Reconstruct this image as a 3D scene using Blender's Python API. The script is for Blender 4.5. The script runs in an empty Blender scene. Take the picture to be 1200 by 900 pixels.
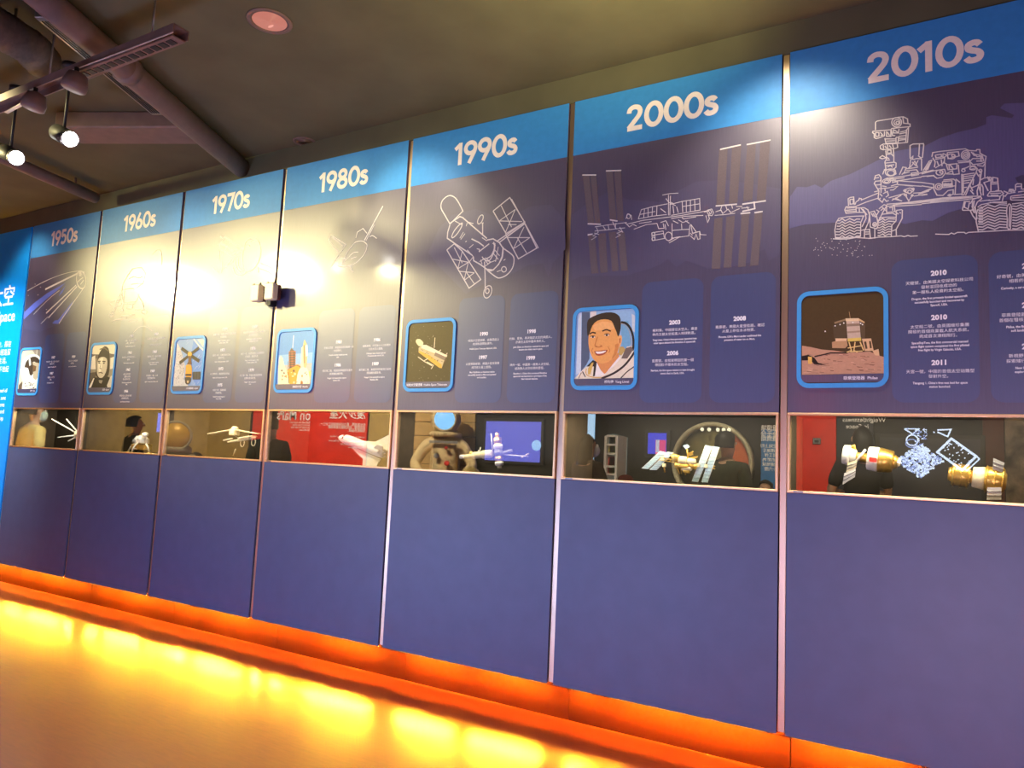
import bpy, math, random
from mathutils import Vector, Matrix
random.seed(7)
LED_E = 9500
CASE_E = [7, 5.5, 6.5, 3.2, 5.5, 10, 10]
GLARE = [(207, 333, 1250, .24), (345, 320, 650, .09), (455, 310, 330, .05)]
WASHL = [(0.1, 70), (2.5, 34), (4.9, 74), (7.3, 115), (9.3, 210)]
OPPL = [(-5, 600), (-2, 600), (.2, 850), (2.2, 850), (4.6, 240), (6.2, 480), (8.0, 300)]
COOL = 135; INTRO = 700; UPL = 340
SC = bpy.context.scene
COL = SC.collection
PI = math.pi
FZ = 0.200            # height of the panel bottoms above the floor
W = 1.22              # width of one bay of the wall
# ------------------------------------------------------------------ camera
FPX = 869.907
YAW, PITCH, ROLL = -0.540970720, 0.101083233, 0.0456298224
CAM = Vector((6.59171057 * W, -3.10069777 * W, 1.00312830 * W))
_cy, _sy, _cp, _sp = math.cos(YAW), math.sin(YAW), math.cos(PITCH), math.sin(PITCH)
_F = Vector((_sy * _cp, _cy * _cp, _sp)); _r0 = Vector((_cy, -_sy, 0)); _u0 = _r0.cross(_F)
_cr, _sr = math.cos(ROLL), math.sin(ROLL)
CR = _cr * _r0 + _sr * _u0
CU = -_sr * _r0 + _cr * _u0
cam_d = bpy.data.cameras.new('camera'); cam = bpy.data.objects.new('camera', cam_d); COL.objects.link(cam)
cam_d.sensor_fit = 'HORIZONTAL'; cam_d.sensor_width = 36; cam_d.lens = 36 * FPX / 1200
cam_d.clip_start = 0.02
M = Matrix.Identity(4)
for i in range(3):
    M[i][0] = CR[i]; M[i][1] = CU[i]; M[i][2] = -_F[i]
M[0][3], M[1][3], M[2][3] = CAM.x, CAM.y, CAM.z + FZ
cam.matrix_world = M
SC.camera = cam

def _ray(px, py):
    return CR * ((px - 600) / FPX) + CU * ((450 - py) / FPX) + _F
def at(px, py, Y=0.0):
    """a measured point of the wall (or of a plane parallel to it) in metres"""
    d = _ray(px, py); t = (Y - CAM.y) / d.y; p = CAM + d * t
    return Vector((p.x, Y, p.z + FZ))
def ceil_at(px, py, Z):
    d = _ray(px, py); t = (Z - FZ - CAM.z) / d.z; p = CAM + d * t
    return Vector((p.x, p.y, Z))
def w2(px, py):
    p = at(px, py); return (p.x, p.z)
def Z2(ox, oy, s, pts):
    return [w2(ox + x / s, oy + y / s) for x, y in pts]

# ------------------------------------------------------------------ materials
def lin(c):
    c /= 255.0
    return c / 12.92 if c <= 0.04045 else ((c + 0.055) / 1.055) ** 2.4
def rgb(r, g, b): return (lin(r), lin(g), lin(b), 1.0)
_m = {}
def mat(name, col, rough=0.5, metal=0.0, spec=0.5, vary=0.12, scale=40.0, stretch=None, coat=0.0, coat_r=0.1, bump=0.0, emit=None, es=0.0):
    if name in _m: return _m[name]
    m = bpy.data.materials.new(name); m.use_nodes = True
    nt = m.node_tree; N = nt.nodes; L = nt.links
    b = N['Principled BSDF']
    tc = N.new('ShaderNodeTexCoord'); mp = N.new('ShaderNodeMapping'); nz = N.new('ShaderNodeTexNoise')
    L.new(tc.outputs['Object'], mp.inputs['Vector']); L.new(mp.outputs['Vector'], nz.inputs['Vector'])
    if stretch: mp.inputs['Scale'].default_value = stretch
    nz.inputs['Scale'].default_value = scale; nz.inputs['Detail'].default_value = 3
    rp = N.new('ShaderNodeValToRGB')
    a = 1 - vary; c = 1 + vary
    rp.color_ramp.elements[0].position = .3; rp.color_ramp.elements[1].position = .7
    rp.color_ramp.elements[0].color = (col[0] * a, col[1] * a, col[2] * a, 1)
    rp.color_ramp.elements[1].color = (min(1, col[0] * c), min(1, col[1] * c), min(1, col[2] * c), 1)
    L.new(nz.outputs['Fac'], rp.inputs['Fac']); L.new(rp.outputs['Color'], b.inputs['Base Color'])
    b.inputs['Roughness'].default_value = rough; b.inputs['Metallic'].default_value = metal
    b.inputs['Specular IOR Level'].default_value = spec
    b.inputs['Coat Weight'].default_value = coat; b.inputs['Coat Roughness'].default_value = coat_r
    if bump:
        bp = N.new('ShaderNodeBump'); bp.inputs['Strength'].default_value = bump; bp.inputs['Distance'].default_value = 0.002
        L.new(nz.outputs['Fac'], bp.inputs['Height']); L.new(bp.outputs['Normal'], b.inputs['Normal'])
    if emit:
        b.inputs['Emission Color'].default_value = emit; b.inputs['Emission Strength'].default_value = es
    _m[name] = m
    return m

# ------------------------------------------------------------------ mesh helper
class MB:
    def __init__(s): s.v = []; s.f = []; s.mi = []; s.sm = []; s.mats = []
    def _mi(s, m):
        if m is None: return 0
        if m not in s.mats: s.mats.append(m)
        return s.mats.index(m)
    def add(s, verts, faces, m=None, smooth=False):
        o = len(s.v); s.v += [Vector(v) for v in verts]; k = s._mi(m)
        for f in faces: s.f.append([i + o for i in f]); s.mi.append(k); s.sm.append(smooth)
        return s
    def box(s, x0, x1, y0, y1, z0, z1, m=None, bev=0.0):
        if bev <= 0:
            v = [(x0, y0, z0), (x1, y0, z0), (x1, y1, z0), (x0, y1, z0), (x0, y0, z1), (x1, y0, z1), (x1, y1, z1), (x0, y1, z1)]
            return s.add(v, [(0, 3, 2, 1), (4, 5, 6, 7), (0, 1, 5, 4), (1, 2, 6, 5), (2, 3, 7, 6), (3, 0, 4, 7)], m)
        return s.obox(Vector(((x0 + x1) / 2, (y0 + y1) / 2, (z0 + z1) / 2)), Vector((x1 - x0, 0, 0)) / 2, Vector((0, y1 - y0, 0)) / 2, Vector((0, 0, z1 - z0)) / 2, m, bev)
    def obox(s, c, a, b, d, m=None, bev=0.0):
        """oriented box: centre and three half-axis vectors; bev chamfers the edges along d"""
        c = Vector(c); a = Vector(a); b = Vector(b); d = Vector(d)
        if bev <= 0:
            v = [c + a * i + b * j + d * k for k in (-1, 1) for j in (-1, 1) for i in (-1, 1)]
            return s.add(v, [(0, 2, 3, 1), (4, 5, 7, 6), (0, 1, 5, 4), (1, 3, 7, 5), (3, 2, 6, 7), (2, 0, 4, 6)], m)
        ea = a.normalized() * min(bev, a.length * .9); eb = b.normalized() * min(bev, b.length * .9); ed = d.normalized() * min(bev, d.length * .9)
        rings = []
        for t, ins in ((-1, 1), (-1, 0), (1, 0), (1, 1)):
            dd = d * t - ed * (t if ins == 0 else 0)
            A, B = (a - ea * .9, b - eb * .9) if ins else (a, b)
            r = []
            for sa, sb in ((1, 1), (-1, 1), (-1, -1), (1, -1)):
                p = [A * sa + (B - eb) * sb, (A - ea) * sa + B * sb]
                if sa * sb < 0: p.reverse()
                r += p
            rings.append([c + q + dd for q in r])
        return s._rings(rings, m, False)
    def _rings(s, rings, m, smooth, caps=True, closed=False):
        n = len(rings[0]); v = [p for r in rings for p in r]; f = []
        R = len(rings)
        for i in range(R - 1 + (1 if closed else 0)):
            i2 = (i + 1) % R
            for j in range(n): f.append((i * n + j, i * n + (j + 1) % n, i2 * n + (j + 1) % n, i2 * n + j))
        if caps and not closed:
            f.append(tuple(range(n - 1, -1, -1))); f.append(tuple((R - 1) * n + j for j in range(n)))
        return s.add(v, f, m, smooth)
    def tube(s, pts, r, m=None, seg=10, closed=False, smooth=True):
        pts = [Vector(p) for p in pts]; n = len(pts); rs = r if isinstance(r, (list, tuple)) else [r] * n
        rings = []; u = None
        for i, p in enumerate(pts):
            if closed: t = (pts[(i + 1) % n] - pts[i - 1])
            else: t = pts[min(i + 1, n - 1)] - pts[max(i - 1, 0)]
            t.normalize()
            if u is None:
                u = t.orthogonal().normalized()
            else:
                u = u - t * u.dot(t)
                u = u.normalized() if u.length > 1e-6 else t.orthogonal().normalized()
            w = t.cross(u)
            rings.append([p + (u * math.cos(2 * PI * k / seg) + w * math.sin(2 * PI * k / seg)) * rs[i] for k in range(seg)])
        return s._rings(rings, m, smooth, True, closed)
    def lathe(s, prof, c=(0, 0, 0), axis=(0, 0, 1), m=None, seg=24, smooth=True, ring=False):
        """prof = [(radius, distance along axis)...]"""
        c = Vector(c); ax = Vector(axis).normalized(); u = ax.orthogonal().normalized(); w = ax.cross(u)
        rings = [[c + ax * h + (u * math.cos(2 * PI * k / seg) + w * math.sin(2 * PI * k / seg)) * max(r, 1e-5) for k in range(seg)] for r, h in prof]
        return s._rings(rings, m, smooth, not ring, ring)
    def ball(s, c, r, m=None, seg=16, rx=None, axis=(0, 0, 1)):
        n = max(6, seg // 2)
        k = 1.0 if rx is None else rx
        return s.lathe([(r * math.sin(PI * i / n) * k, -r * math.cos(PI * i / n)) for i in range(n + 1)], c, axis, m, seg)
    def poly(s, pts, m=None):
        return s.add(pts, [tuple(range(len(pts)))], m)
    def build(s, name, m=None, parent=None):
        me = bpy.data.meshes.new(name); me.from_pydata([tuple(v) for v in s.v], [], s.f)
        ml = s.mats if s.mats else [m]
        for x in ml: me.materials.append(x)
        if s.mats:
            for p, k in zip(me.polygons, s.mi): p.material_index = k
        for p, k in zip(me.polygons, s.sm): p.use_smooth = k
        me.update()
        o = bpy.data.objects.new(name, me); COL.objects.link(o)
        if parent is not None:
            o.parent = parent
            pl = parent.get('_loc')
            par = parent
            off = Vector((0, 0, 0))
            while par is not None:
                off += par.location; par = par.parent
            me.transform(Matrix.Translation(-off))
        return o

def tag(o, label=None, cat=None, group=None, kind=None):
    if label: o['label'] = label
    if cat: o['category'] = cat
    if group: o['group'] = group
    if kind: o['kind'] = kind
    return o
def thing(name, label, cat, loc, group=None):
    o = bpy.data.objects.new(name, None); COL.objects.link(o); o.location = loc; o.empty_display_size = .1
    return tag(o, label, cat, group)
def copy_thing(src, loc, label=None):
    r = src.copy(); COL.objects.link(r); r.location = loc
    if label: r['label'] = label
    for ch in [c for c in src.children]:
        c = ch.copy(); COL.objects.link(c); c.parent = r
        for g in ch.children:
            d = g.copy(); COL.objects.link(d); d.parent = c
    return r

# ---- flat printed marks on planes facing the visitors
def ribbon(mb, pts, wd, y, m=None, closed=False):
    """a flat line of even width along 2-D points (X, Z) on the wall, mitred at the bends"""
    P = [Vector((a, b)) for a, b in pts]
    Q = [P[0]]
    for p in P[1:]:
        if (p - Q[-1]).length > 1e-5: Q.append(p)
    P = Q; n = len(P)
    if n < 2: return
    if closed and (P[0] - P[-1]).length < 1e-5: P.pop(); n -= 1
    L = []; R = []
    for i in range(n):
        a = P[i] - P[i - 1] if (i > 0 or closed) else None
        b = P[(i + 1) % n] - P[i] if (i < n - 1 or closed) else None
        ds = [d.normalized() for d in (a, b) if d is not None and d.length > 1e-9]
        t = ds[0] if len(ds) == 1 else ds[0] + ds[1]
        if t.length < 0.3: t = ds[-1]
        t.normalize(); nn = Vector((-t.y, t.x))
        k = 1.0
        if len(ds) == 2: k = 1.0 / max(.55, nn.dot(Vector((-ds[0].y, ds[0].x))))
        L.append(P[i] + nn * wd / 2 * k); R.append(P[i] - nn * wd / 2 * k)
    v = [(q.x, y, q.y) for q in L] + [(q.x, y, q.y) for q in R]
    f = [(i, (i + 1) % n, n + (i + 1) % n, n + i) for i in range(n if closed else n - 1)]
    mb.add(v, f, m)
def flat(mb, pts, y, m=None):
    q = [pts[0]]
    for p in pts[1:]:
        if abs(p[0] - q[-1][0]) + abs(p[1] - q[-1][1]) > 1e-6: q.append(p)
    if len(q) > 3 and abs(q[0][0] - q[-1][0]) + abs(q[0][1] - q[-1][1]) < 1e-6: q.pop()
    mb.poly([(a, y, b) for a, b in q], m)
def ell(cx, cy, rx, ry, rot=0, n=18, a0=0, a1=360):
    o = []
    k = n if (a1 - a0) < 360 else n - 1
    for i in range(n):
        t = math.radians(a0 + (a1 - a0) * i / (n - 1 if (a1 - a0) < 360 else n)); c, s_ = math.cos(t) * rx, math.sin(t) * ry
        r = math.radians(rot); o.append((cx + c * math.cos(r) - s_ * math.sin(r), cy + c * math.sin(r) + s_ * math.cos(r)))
    return o
def rrect(x0, x1, z0, z1, r, n=7):
    o = []
    for cx, cz, a in ((x1 - r, z1 - r, 0), (x0 + r, z1 - r, 90), (x0 + r, z0 + r, 180), (x1 - r, z0 + r, 270)):
        for i in range(n):
            t = math.radians(a + 90 * i / (n - 1)); o.append((cx + r * math.cos(t), cz + r * math.sin(t)))
    return o
def smooth_pts(pts, k=3):
    """Catmull-Rom through the points"""
    n = len(pts); o = []
    for i in range(n - 1):
        p0 = Vector(pts[max(0, i - 1)]); p1 = Vector(pts[i]); p2 = Vector(pts[i + 1]); p3 = Vector(pts[min(n - 1, i + 2)])
        for j in range(k):
            t = j / k
            o.append(tuple(.5 * ((2 * p1) + (p2 - p0) * t + (2 * p0 - 5 * p1 + 4 * p2 - p3) * t * t + (3 * p1 - p0 - 3 * p2 + p3) * t ** 3)))
    o.append(tuple(pts[-1]))
    return o

DEG = None
def add_text(mb, s, size, X, Y, Z, align='CENTER', bold=0.0, back=False, m=None, sx=1.0):
    """one line of lettering as a flat mesh; its baseline at Z; back=True for walls that face +Y"""
    c = bpy.data.curves.new('lettering', 'FONT'); c.body = s; c.size = size; c.align_x = align; c.offset = bold * size
    c.resolution_u = 2
    o = bpy.data.objects.new('lettering', c); COL.objects.link(o)
    dg = bpy.context.evaluated_depsgraph_get()
    me = bpy.data.meshes.new_from_object(o.evaluated_get(dg))
    k = -1 if back else 1
    mb.add([(X + k * v.co.x * sx, Y, Z + v.co.y) for v in me.vertices], [tuple(p.vertices) for p in me.polygons], m)
    bpy.data.objects.remove(o); bpy.data.curves.remove(c); bpy.data.meshes.remove(me)

# the bold round numerals of the headers, drawn as strokes (cap height 1)
GL = {
 '0': (.76, [(ell(.37, .5, .285, .415, 0, 28), 1)]),
 '1': (.46, [([(.27, 0), (.27, 1)], 0), ([(.0, .73), (.27, .93)], 0)]),
 '2': (.70, [(smooth_pts([(.085, .70), (.11, .83), (.22, .91), (.35, .915), (.47, .86), (.53, .74), (.50, .60), (.40, .46), (.22, .26), (.08, .10)]), 0), ([(.03, .085), (.62, .085)], 0)]),
 '5': (.70, [([(.56, .915), (.17, .915), (.125, .52)], 0), (smooth_pts([(.11, .50), (.20, .58), (.33, .605), (.47, .55), (.55, .43), (.55, .28), (.48, .15), (.34, .085), (.19, .10), (.08, .19)]), 0)]),
 '6': (.72, [(ell(.345, .32, .255, .24, 0, 24), 1), (smooth_pts([(.09, .33), (.13, .50), (.25, .72), (.40, 1.0)]), 0)]),
 '7': (.60, [([(.02, .915), (.53, .915), (.22, 0)], 0)]),
 '8': (.72, [(ell(.345, .73, .205, .185, 0, 22), 1), (ell(.345, .29, .255, .21, 0, 24), 1)]),
 '9': (.72, [(ell(.345, .68, .255, .24, 0, 24), 1), (smooth_pts([(.60, .67), (.56, .50), (.44, .28), (.29, 0)]), 0)]),
 's': (.50, [(smooth_pts([(.40, .54), (.33, .62), (.22, .635), (.11, .58), (.11, .46), (.22, .39), (.34, .34), (.41, .24), (.37, .12), (.24, .075), (.12, .10), (.05, .19)]), 0)]),
}
def numerals(mb, s, h, X, Y, Z, m=None):
    wd = sum(GL[c][0] for c in s) * h; x = X - wd / 2
    for k, c in enumerate(s):
        a, strokes = GL[c]
        for j, (pts, cl) in enumerate(strokes):
            ribbon(mb, [(x + p[0] * h, Z + p[1] * h) for p in pts],  .19 * h, Y - .0001 * j - .00005 * k, m, bool(cl))
        x += a * h
# ------------------------------------------------------------------ materials of the place
GLOSS = dict(rough=.44, spec=1.0, scale=30, stretch=(6, 1, .25), coat=1.0, coat_r=.12)
M_board = mat('navy_printed_laminate', (.068, .056, .105, 1), vary=.10, **GLOSS)
M_lower = mat('navy_plain_laminate', (.060, .079, .155, 1), .48, 0, .5, .06, 8, None, coat=.0)
M_head = mat('azure_header_print', (.04, .25, .55, 1), .5, 0, .3, .05, 25, None, coat=.0)
M_wash = mat('violet_brush_print', (.105, .098, .215, 1), vary=.08, **GLOSS)
M_wash2 = mat('faint_brush_print', (.078, .067, .128, 1), vary=.08, **GLOSS)
M_colm = mat('blue_text_column_print', (.052, .066, .16, 1), vary=.05, **GLOSS)
M_intro = mat('bright_blue_print', (.0, .27, .80, 1), .4, 0, .4, .04, 12)
M_line = mat('pale_line_print', (.64, .60, .55, 1), .5, 0, .3, .03, 60)
M_cream = mat('cream_lettering', (.90, .83, .68, 1), .5, 0, .3, .03, 60)
M_white = mat('white_lettering', (.85, .83, .82, 1), .5, 0, .3, .03, 60)
M_array = mat('tan_array_print', (.135, .108, .112, 1), .5, 0, .3, .1, 200)
M_beam = mat('blue_beam_print', (.12, .16, .55, 1), .45, 0, .3, .05, 30)
M_border = mat('sky_blue_border', (.06, .34, .68, 1), .45, 0, .4, .03, 60)
M_strip = mat('brushed_brass_strip', (.70, .52, .35, 1), .38, 1.0, .5, .05, 60, (40, 40, .6))
M_brass = mat('thin_brass_frame', (.88, .60, .32, 1), .42, 1.0, .5, .05, 60)
M_dark = mat('dark_case_lining', (.011, .009, .006, 1), .6, 0, .3, .15, 20)
M_jamb = mat('brown_case_side', (.10, .075, .05, 1), .5, 0, .4, .15, 20)
M_black = mat('black_paint', (.015, .014, .013, 1), .55, 0, .4, .15, 30)
M_ceil = mat('dark_olive_ceiling_paint', (.105, .098, .048, 1), .8, 0, .3, .12, 3)
M_pipe = mat('brownish_painted_pipe', (.17, .105, .08, 1), .55, 0, .4, .12, 12)
M_duct = mat('crumpled_flexible_duct', (.12, .09, .06, 1), .6, 0, .4, .2, 30, None, bump=.6)
M_bulk = mat('dark_room_wall_paint', (.012, .010, .009, 1), .75, 0, .3, .15, 6)
M_kick = mat('orange_kick_board', (.050, .0072, .0008, 1), .6, 0, .04, .06, 10)
M_steel = mat('grey_fixture_metal', (.35, .33, .31, 1), .4, 1.0, .5, .1, 40)
M_whitep = mat('white_model_paint', (.80, .78, .72, 1), .45, 0, .5, .04, 60)
M_gold = mat('gold_model_foil', (.85, .55, .12, 1), .32, .85, .5, .15, 120, None, bump=.3)
M_cream_p = mat('cream_model_paint', (.82, .72, .45, 1), .45, 0, .5, .05, 60)
M_grey = mat('grey_model_paint', (.25, .25, .25, 1), .5, 0, .5, .1, 60)
M_cellblue = mat('pale_blue_solar_cells', (.45, .62, .72, 1), .3, 0, .5, .1, 150)
M_red = mat('red_emblem_paint', (.7, .04, .03, 1), .5, 0, .4, .05, 60)
M_rod = mat('dark_mount_rod', (.05, .05, .05, 1), .4, .6, .5, .1, 40)

def floor_material():
    m = bpy.data.materials.new('polished_orange_vinyl'); m.use_nodes = True
    nt = m.node_tree; N = nt.nodes; L = nt.links; b = N['Principled BSDF']
    tc = N.new('ShaderNodeTexCoord'); mp = N.new('ShaderNodeMapping'); nz = N.new('ShaderNodeTexNoise')
    L.new(tc.outputs['Object'], mp.inputs['Vector']); mp.inputs['Scale'].default_value = (1, 7, 1); mp.inputs['Rotation'].default_value = (0, 0, math.radians(20))
    L.new(mp.outputs['Vector'], nz.inputs['Vector']); nz.inputs['Scale'].default_value = 9; nz.inputs['Detail'].default_value = 6; nz.inputs['Roughness'].default_value = .65
    rp = N.new('ShaderNodeValToRGB'); rp.color_ramp.elements[0].position = .3; rp.color_ramp.elements[1].position = .7
    rp.color_ramp.elements[0].color = (.27, .036, .004, 1); rp.color_ramp.elements[1].color = (.36, .054, .007, 1)
    L.new(nz.outputs['Fac'], rp.inputs['Fac']); L.new(rp.outputs['Color'], b.inputs['Base Color'])
    rr = N.new('ShaderNodeMapRange'); rr.inputs['To Min'].default_value = FLOOR_R - .03; rr.inputs['To Max'].default_value = FLOOR_R + .03
    L.new(nz.outputs['Fac'], rr.inputs['Value']); L.new(rr.outputs['Result'], b.inputs['Roughness'])
    b.inputs['Specular IOR Level'].default_value = .6
    b.inputs['Coat Weight'].default_value = .5; b.inputs['Coat Roughness'].default_value = .20
    bp = N.new('ShaderNodeBump'); bp.inputs['Strength'].default_value = .05; bp.inputs['Distance'].default_value = .004
    L.new(nz.outputs['Fac'], bp.inputs['Height']); L.new(bp.outputs['Normal'], b.inputs['Normal'])
    return m
FLOOR_R = .54
M_floor = floor_material()
M_shield = mat('added_shield_black', (.0006, .0006, .0006, 1), 1.0, 0, .0)

def glass_material():
    m = bpy.data.materials.new('reflective_case_glass'); m.use_nodes = True
    nt = m.node_tree; N = nt.nodes; L = nt.links
    for n in list(N):
        if n.type != 'OUTPUT_MATERIAL': N.remove(n)
    out = [n for n in N if n.type == 'OUTPUT_MATERIAL'][0]
    tr = N.new('ShaderNodeBsdfTransparent'); gl = N.new('ShaderNodeBsdfGlossy'); mx = N.new('ShaderNodeMixShader')
    nz = N.new('ShaderNodeTexNoise'); nz.inputs['Scale'].default_value = 3
    mr = N.new('ShaderNodeMapRange'); mr.inputs['To Min'].default_value = .20; mr.inputs['To Max'].default_value = .22
    tc = N.new('ShaderNodeTexCoord'); L.new(tc.outputs['Object'], nz.inputs['Vector']); L.new(nz.outputs['Fac'], mr.inputs['Value'])
    tr.inputs['Color'].default_value = (.97, .97, .95, 1); gl.inputs['Roughness'].default_value = 0.0
    gl.inputs['Color'].default_value = (1, 1, 1, 1)
    L.new(mr.outputs['Result'], mx.inputs['Fac']); L.new(tr.outputs[0], mx.inputs[1]); L.new(gl.outputs[0], mx.inputs[2]); L.new(mx.outputs[0], out.inputs['Surface'])
    return m
M_glass = glass_material()
def glow(name, col, es, base=(.02, .02, .02, 1)):
    return mat(name, base, .4, 0, .4, .0, 10, None, emit=col, es=es)

# ------------------------------------------------------------------ the setting
CEIL = FZ + 3.53; XL, XR, YO, YB = -11.0, 10.6, -4.75, .62
TOPZ = FZ + 3.36; WT = FZ + 1.507; WB = FZ + 1.130; HB = FZ + 3.025
def struct(name, mb, m): return tag(mb.build(name, m), kind='structure')
struct('floor', MB().box(XL, XR, YO, YB, -.06, 0), M_floor)
struct('ceiling', MB().box(XL, XR, YO, YB, CEIL, CEIL + .06), M_ceil)
struct('wall_back', MB().box(XL, XR, YB - .06, YB, 0, CEIL), M_bulk)
struct('wall_opposite', MB().box(XL, XR, YO - .06, YO, 0, CEIL), M_bulk)
struct('wall_left', MB().box(XL - .06, XL, YO, YB, 0, CEIL), M_bulk)
struct('wall_right', MB().box(XR, XR + .06, YO, YB, 0, CEIL), M_bulk)
X0, X1 = -3 * W, 8 * W
# soffit above the panels and plain carcass behind boards and baseboard
struct('wall_front', MB().box(X0, X1, .012, .05, TOPZ, CEIL), M_ceil)
# baseboard pieces (their joints do not line up with the panels)
kj = [2.667 - 3 * 1.17 - 1.17, 2.667 - 3 * 1.17, 2.667 - 2 * 1.17, 2.667 - 1.17, 2.667, 3.847, 5.017, 6.176, 7.348, 8.52, 9.69]
for k in range(len(kj) - 1):
    struct('baseboard_front', MB().box(kj[k] + .0015, kj[k + 1] - .0015, .095, .115, 0, FZ + .03), M_kick)
# lit strip under the lip of the panels: short runs with small gaps between them
gap_px = [(5, 700), (28, 706), (88, 726), (97, 729), (118, 735), (185, 753), (222, 762), (310, 786), (335, 792), (352, 796), (457, 826), (540, 850), (655, 882), (700, 893)]
gaps = sorted(at(a, b).x for a, b in gap_px) + [7.3, 7.9, 8.5]
LED = mat('amber_led_tape', (.9, .6, .1, 1), .5, emit=(1, .55, .035, 1), es=1.0, vary=0)
LED.node_tree.nodes['Principled BSDF'].inputs['Emission Strength'].default_value = LED_E if 'LED_E' in globals() else 26
gx = [X0 + .2] + [-2.4, -1.5, -.6] + gaps + [X1 - .1]
gx = sorted(gx + [k_ * W for k_ in range(0, 9)])
for k in range(len(gx) - 1):
    a, b = gx[k] + .050, gx[k + 1] - .050
    if b - a < .03: continue
    struct('trim_1', MB().box(a, b, .0050, .0062, FZ - .0010, FZ - .0002), LED)
GLOW = mat('added_amber_tape', (.9, .6, .1, 1), .5, emit=(1, .32, .02, 1), es=LED_E * .12, vary=0)  # added second tape, warms the baseboard and the floor beside it
for k in range(-2, 8): struct('trim_added_tape', MB().box(k * W + .022, (k + 1) * W - .022, .0085, .0097, FZ - .0010, FZ - .0002), GLOW)
struct('trim_added_shield', MB().box(X0 + .1, X1, .001, .0069, FZ - .0042, FZ - .0032), M_shield)   # added ledge under the tape, shields the floor near the wall from it
# ------------------------------------------------------------------ lower panels and metal strips
decade = ['1950s', '1960s', '1970s', '1980s', '1990s', '2000s', '2010s']
G = .020        # half the width of the groove between bays
LB = MB
def board(x0, x1, z0, z1, m, parent, name):
    return MB().box(x0, x1, 0, .03, z0, z1, m, .0015).build(name, m, parent)
for k in range(7):
    x0, x1 = k * W + G, (k + 1) * W - G
    o = MB().box(x0, x1, 0, .012, FZ, WB - .006, M_lower).build('lower_panel', M_lower)
    tag(o, 'plain navy panel below the glass case of the %s bay' % decade[k], 'panel', 'plain lower panels')
nm = ['blue introduction panel and the 1950s panel'] + ['%s and the %s panels' % (decade[i], decade[i + 1]) for i in range(6)]
for k in range(8):
    x = k * W
    lab = 'brass strip in the groove between the ' + nm[k] if k < 7 else 'brass strip at the right end of the 2010s panel'
    mb = MB(); mb.box(x - .0165, x + .0165, .012, .026, FZ + .008, TOPZ - .002, M_strip, .002)
    tag(mb.build('metal_strip', M_strip), lab, 'strip', 'brass strips between the bays')
# blue introduction panel at the left end
ip = thing('introduction_panel', 'bright blue introduction panel with white text at the left edge', 'panel', (-W / 2, 0, FZ))
board(-W + G, -G, FZ, TOPZ, M_intro, ip, 'board')
mb = MB()
def line_r(s, px, py, size, bold=0):
    x, z = w2(px, py); add_text(mb, s, size, x, -.0012, z - size * .35, 'RIGHT', bold)
line_r('探索太空', 17.5, 346, .235, .012); line_r('Exploring Space', 18, 369, .165, .012)
mb.build('heading_lettering', M_white, ip); mb = MB()
for t, px, py in (('自古以來，人類一直仰望星空，探在', 13.5, 403), ('夢想飛天。今天我們的足跡已經遠留', 12.5, 412.5), ('太空，不少人曾經在太空中生活，', 10.5, 422.5), ('未來的旅程將會延伸到下世紀', 10.5, 432.5)):
    line_r(t, px, py, .068)
mb.build('paragraph_lettering', M_white, ip); mb = MB()
for t, px, py in (('People have long dreamed of', 8.5, 457.5), ('leaving the Earth, and have sent', 7, 466), ('many probes and instruments', 5.5, 474), ('far across the wide sky and', 5, 482), ('into orbit, step by step', 4, 490)):
    line_r(t, px, py, .06, .01)
mb.build('paragraph_lettering', M_white, ip)
# ------------------------------------------------------------------ line drawings (traced in metres on the wall)
DR = {}; LY = [-.0016]
def dr(k):
    if k not in DR: LY[0] = -.0016
    return DR.setdefault(k, MB())
def L_(k, o, s, polylines, wd=.0055, cl=False):
    for p in polylines: LY[0] -= .000004; ribbon(dr(k), Z2(o[0], o[1], s, p), wd, LY[0], None, cl)
# 1950s: round satellite trailing rods
o, s = (20, 300), 11.25
L_(0, o, s, [ell(848, 315, 62, 116, -6, 26)], .011, True)
L_(0, o, s, [[(800, 345), (835, 310), (872, 285)], [(838, 375), (880, 320)], [(815, 230), (850, 205), (890, 215)], [(822, 255), (848, 240)]], .010)
L_(0, o, s, [ell(835, 243, 14, 18, 0, 10)], .012, True)
L_(0, o, s, [[(375, 440), (800, 230)]], .018)
L_(0, o, s, [[(385, 755), (780, 385)], [(415, 815), (795, 400)]], .014)
L_(0, o, s, [[(555, 890), (640, 760), (875, 430)]], .011)
L_(0, o, s, [smooth_pts([(140, 460), (260, 390), (400, 320), (560, 255), (700, 215), (830, 195)])], .0055)
L_(0, o, s, [[(220, 770), (330, 655), (450, 540), (560, 455)], [(315, 895), (410, 800)]], .006)
for x, y in ((310, 410), (278, 512), (388, 705), (240, 372), (150, 520)): flat(dr(0), Z2(*o, s, ell(x, y, 5, 6, 0, 8)), -.0016)
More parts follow.
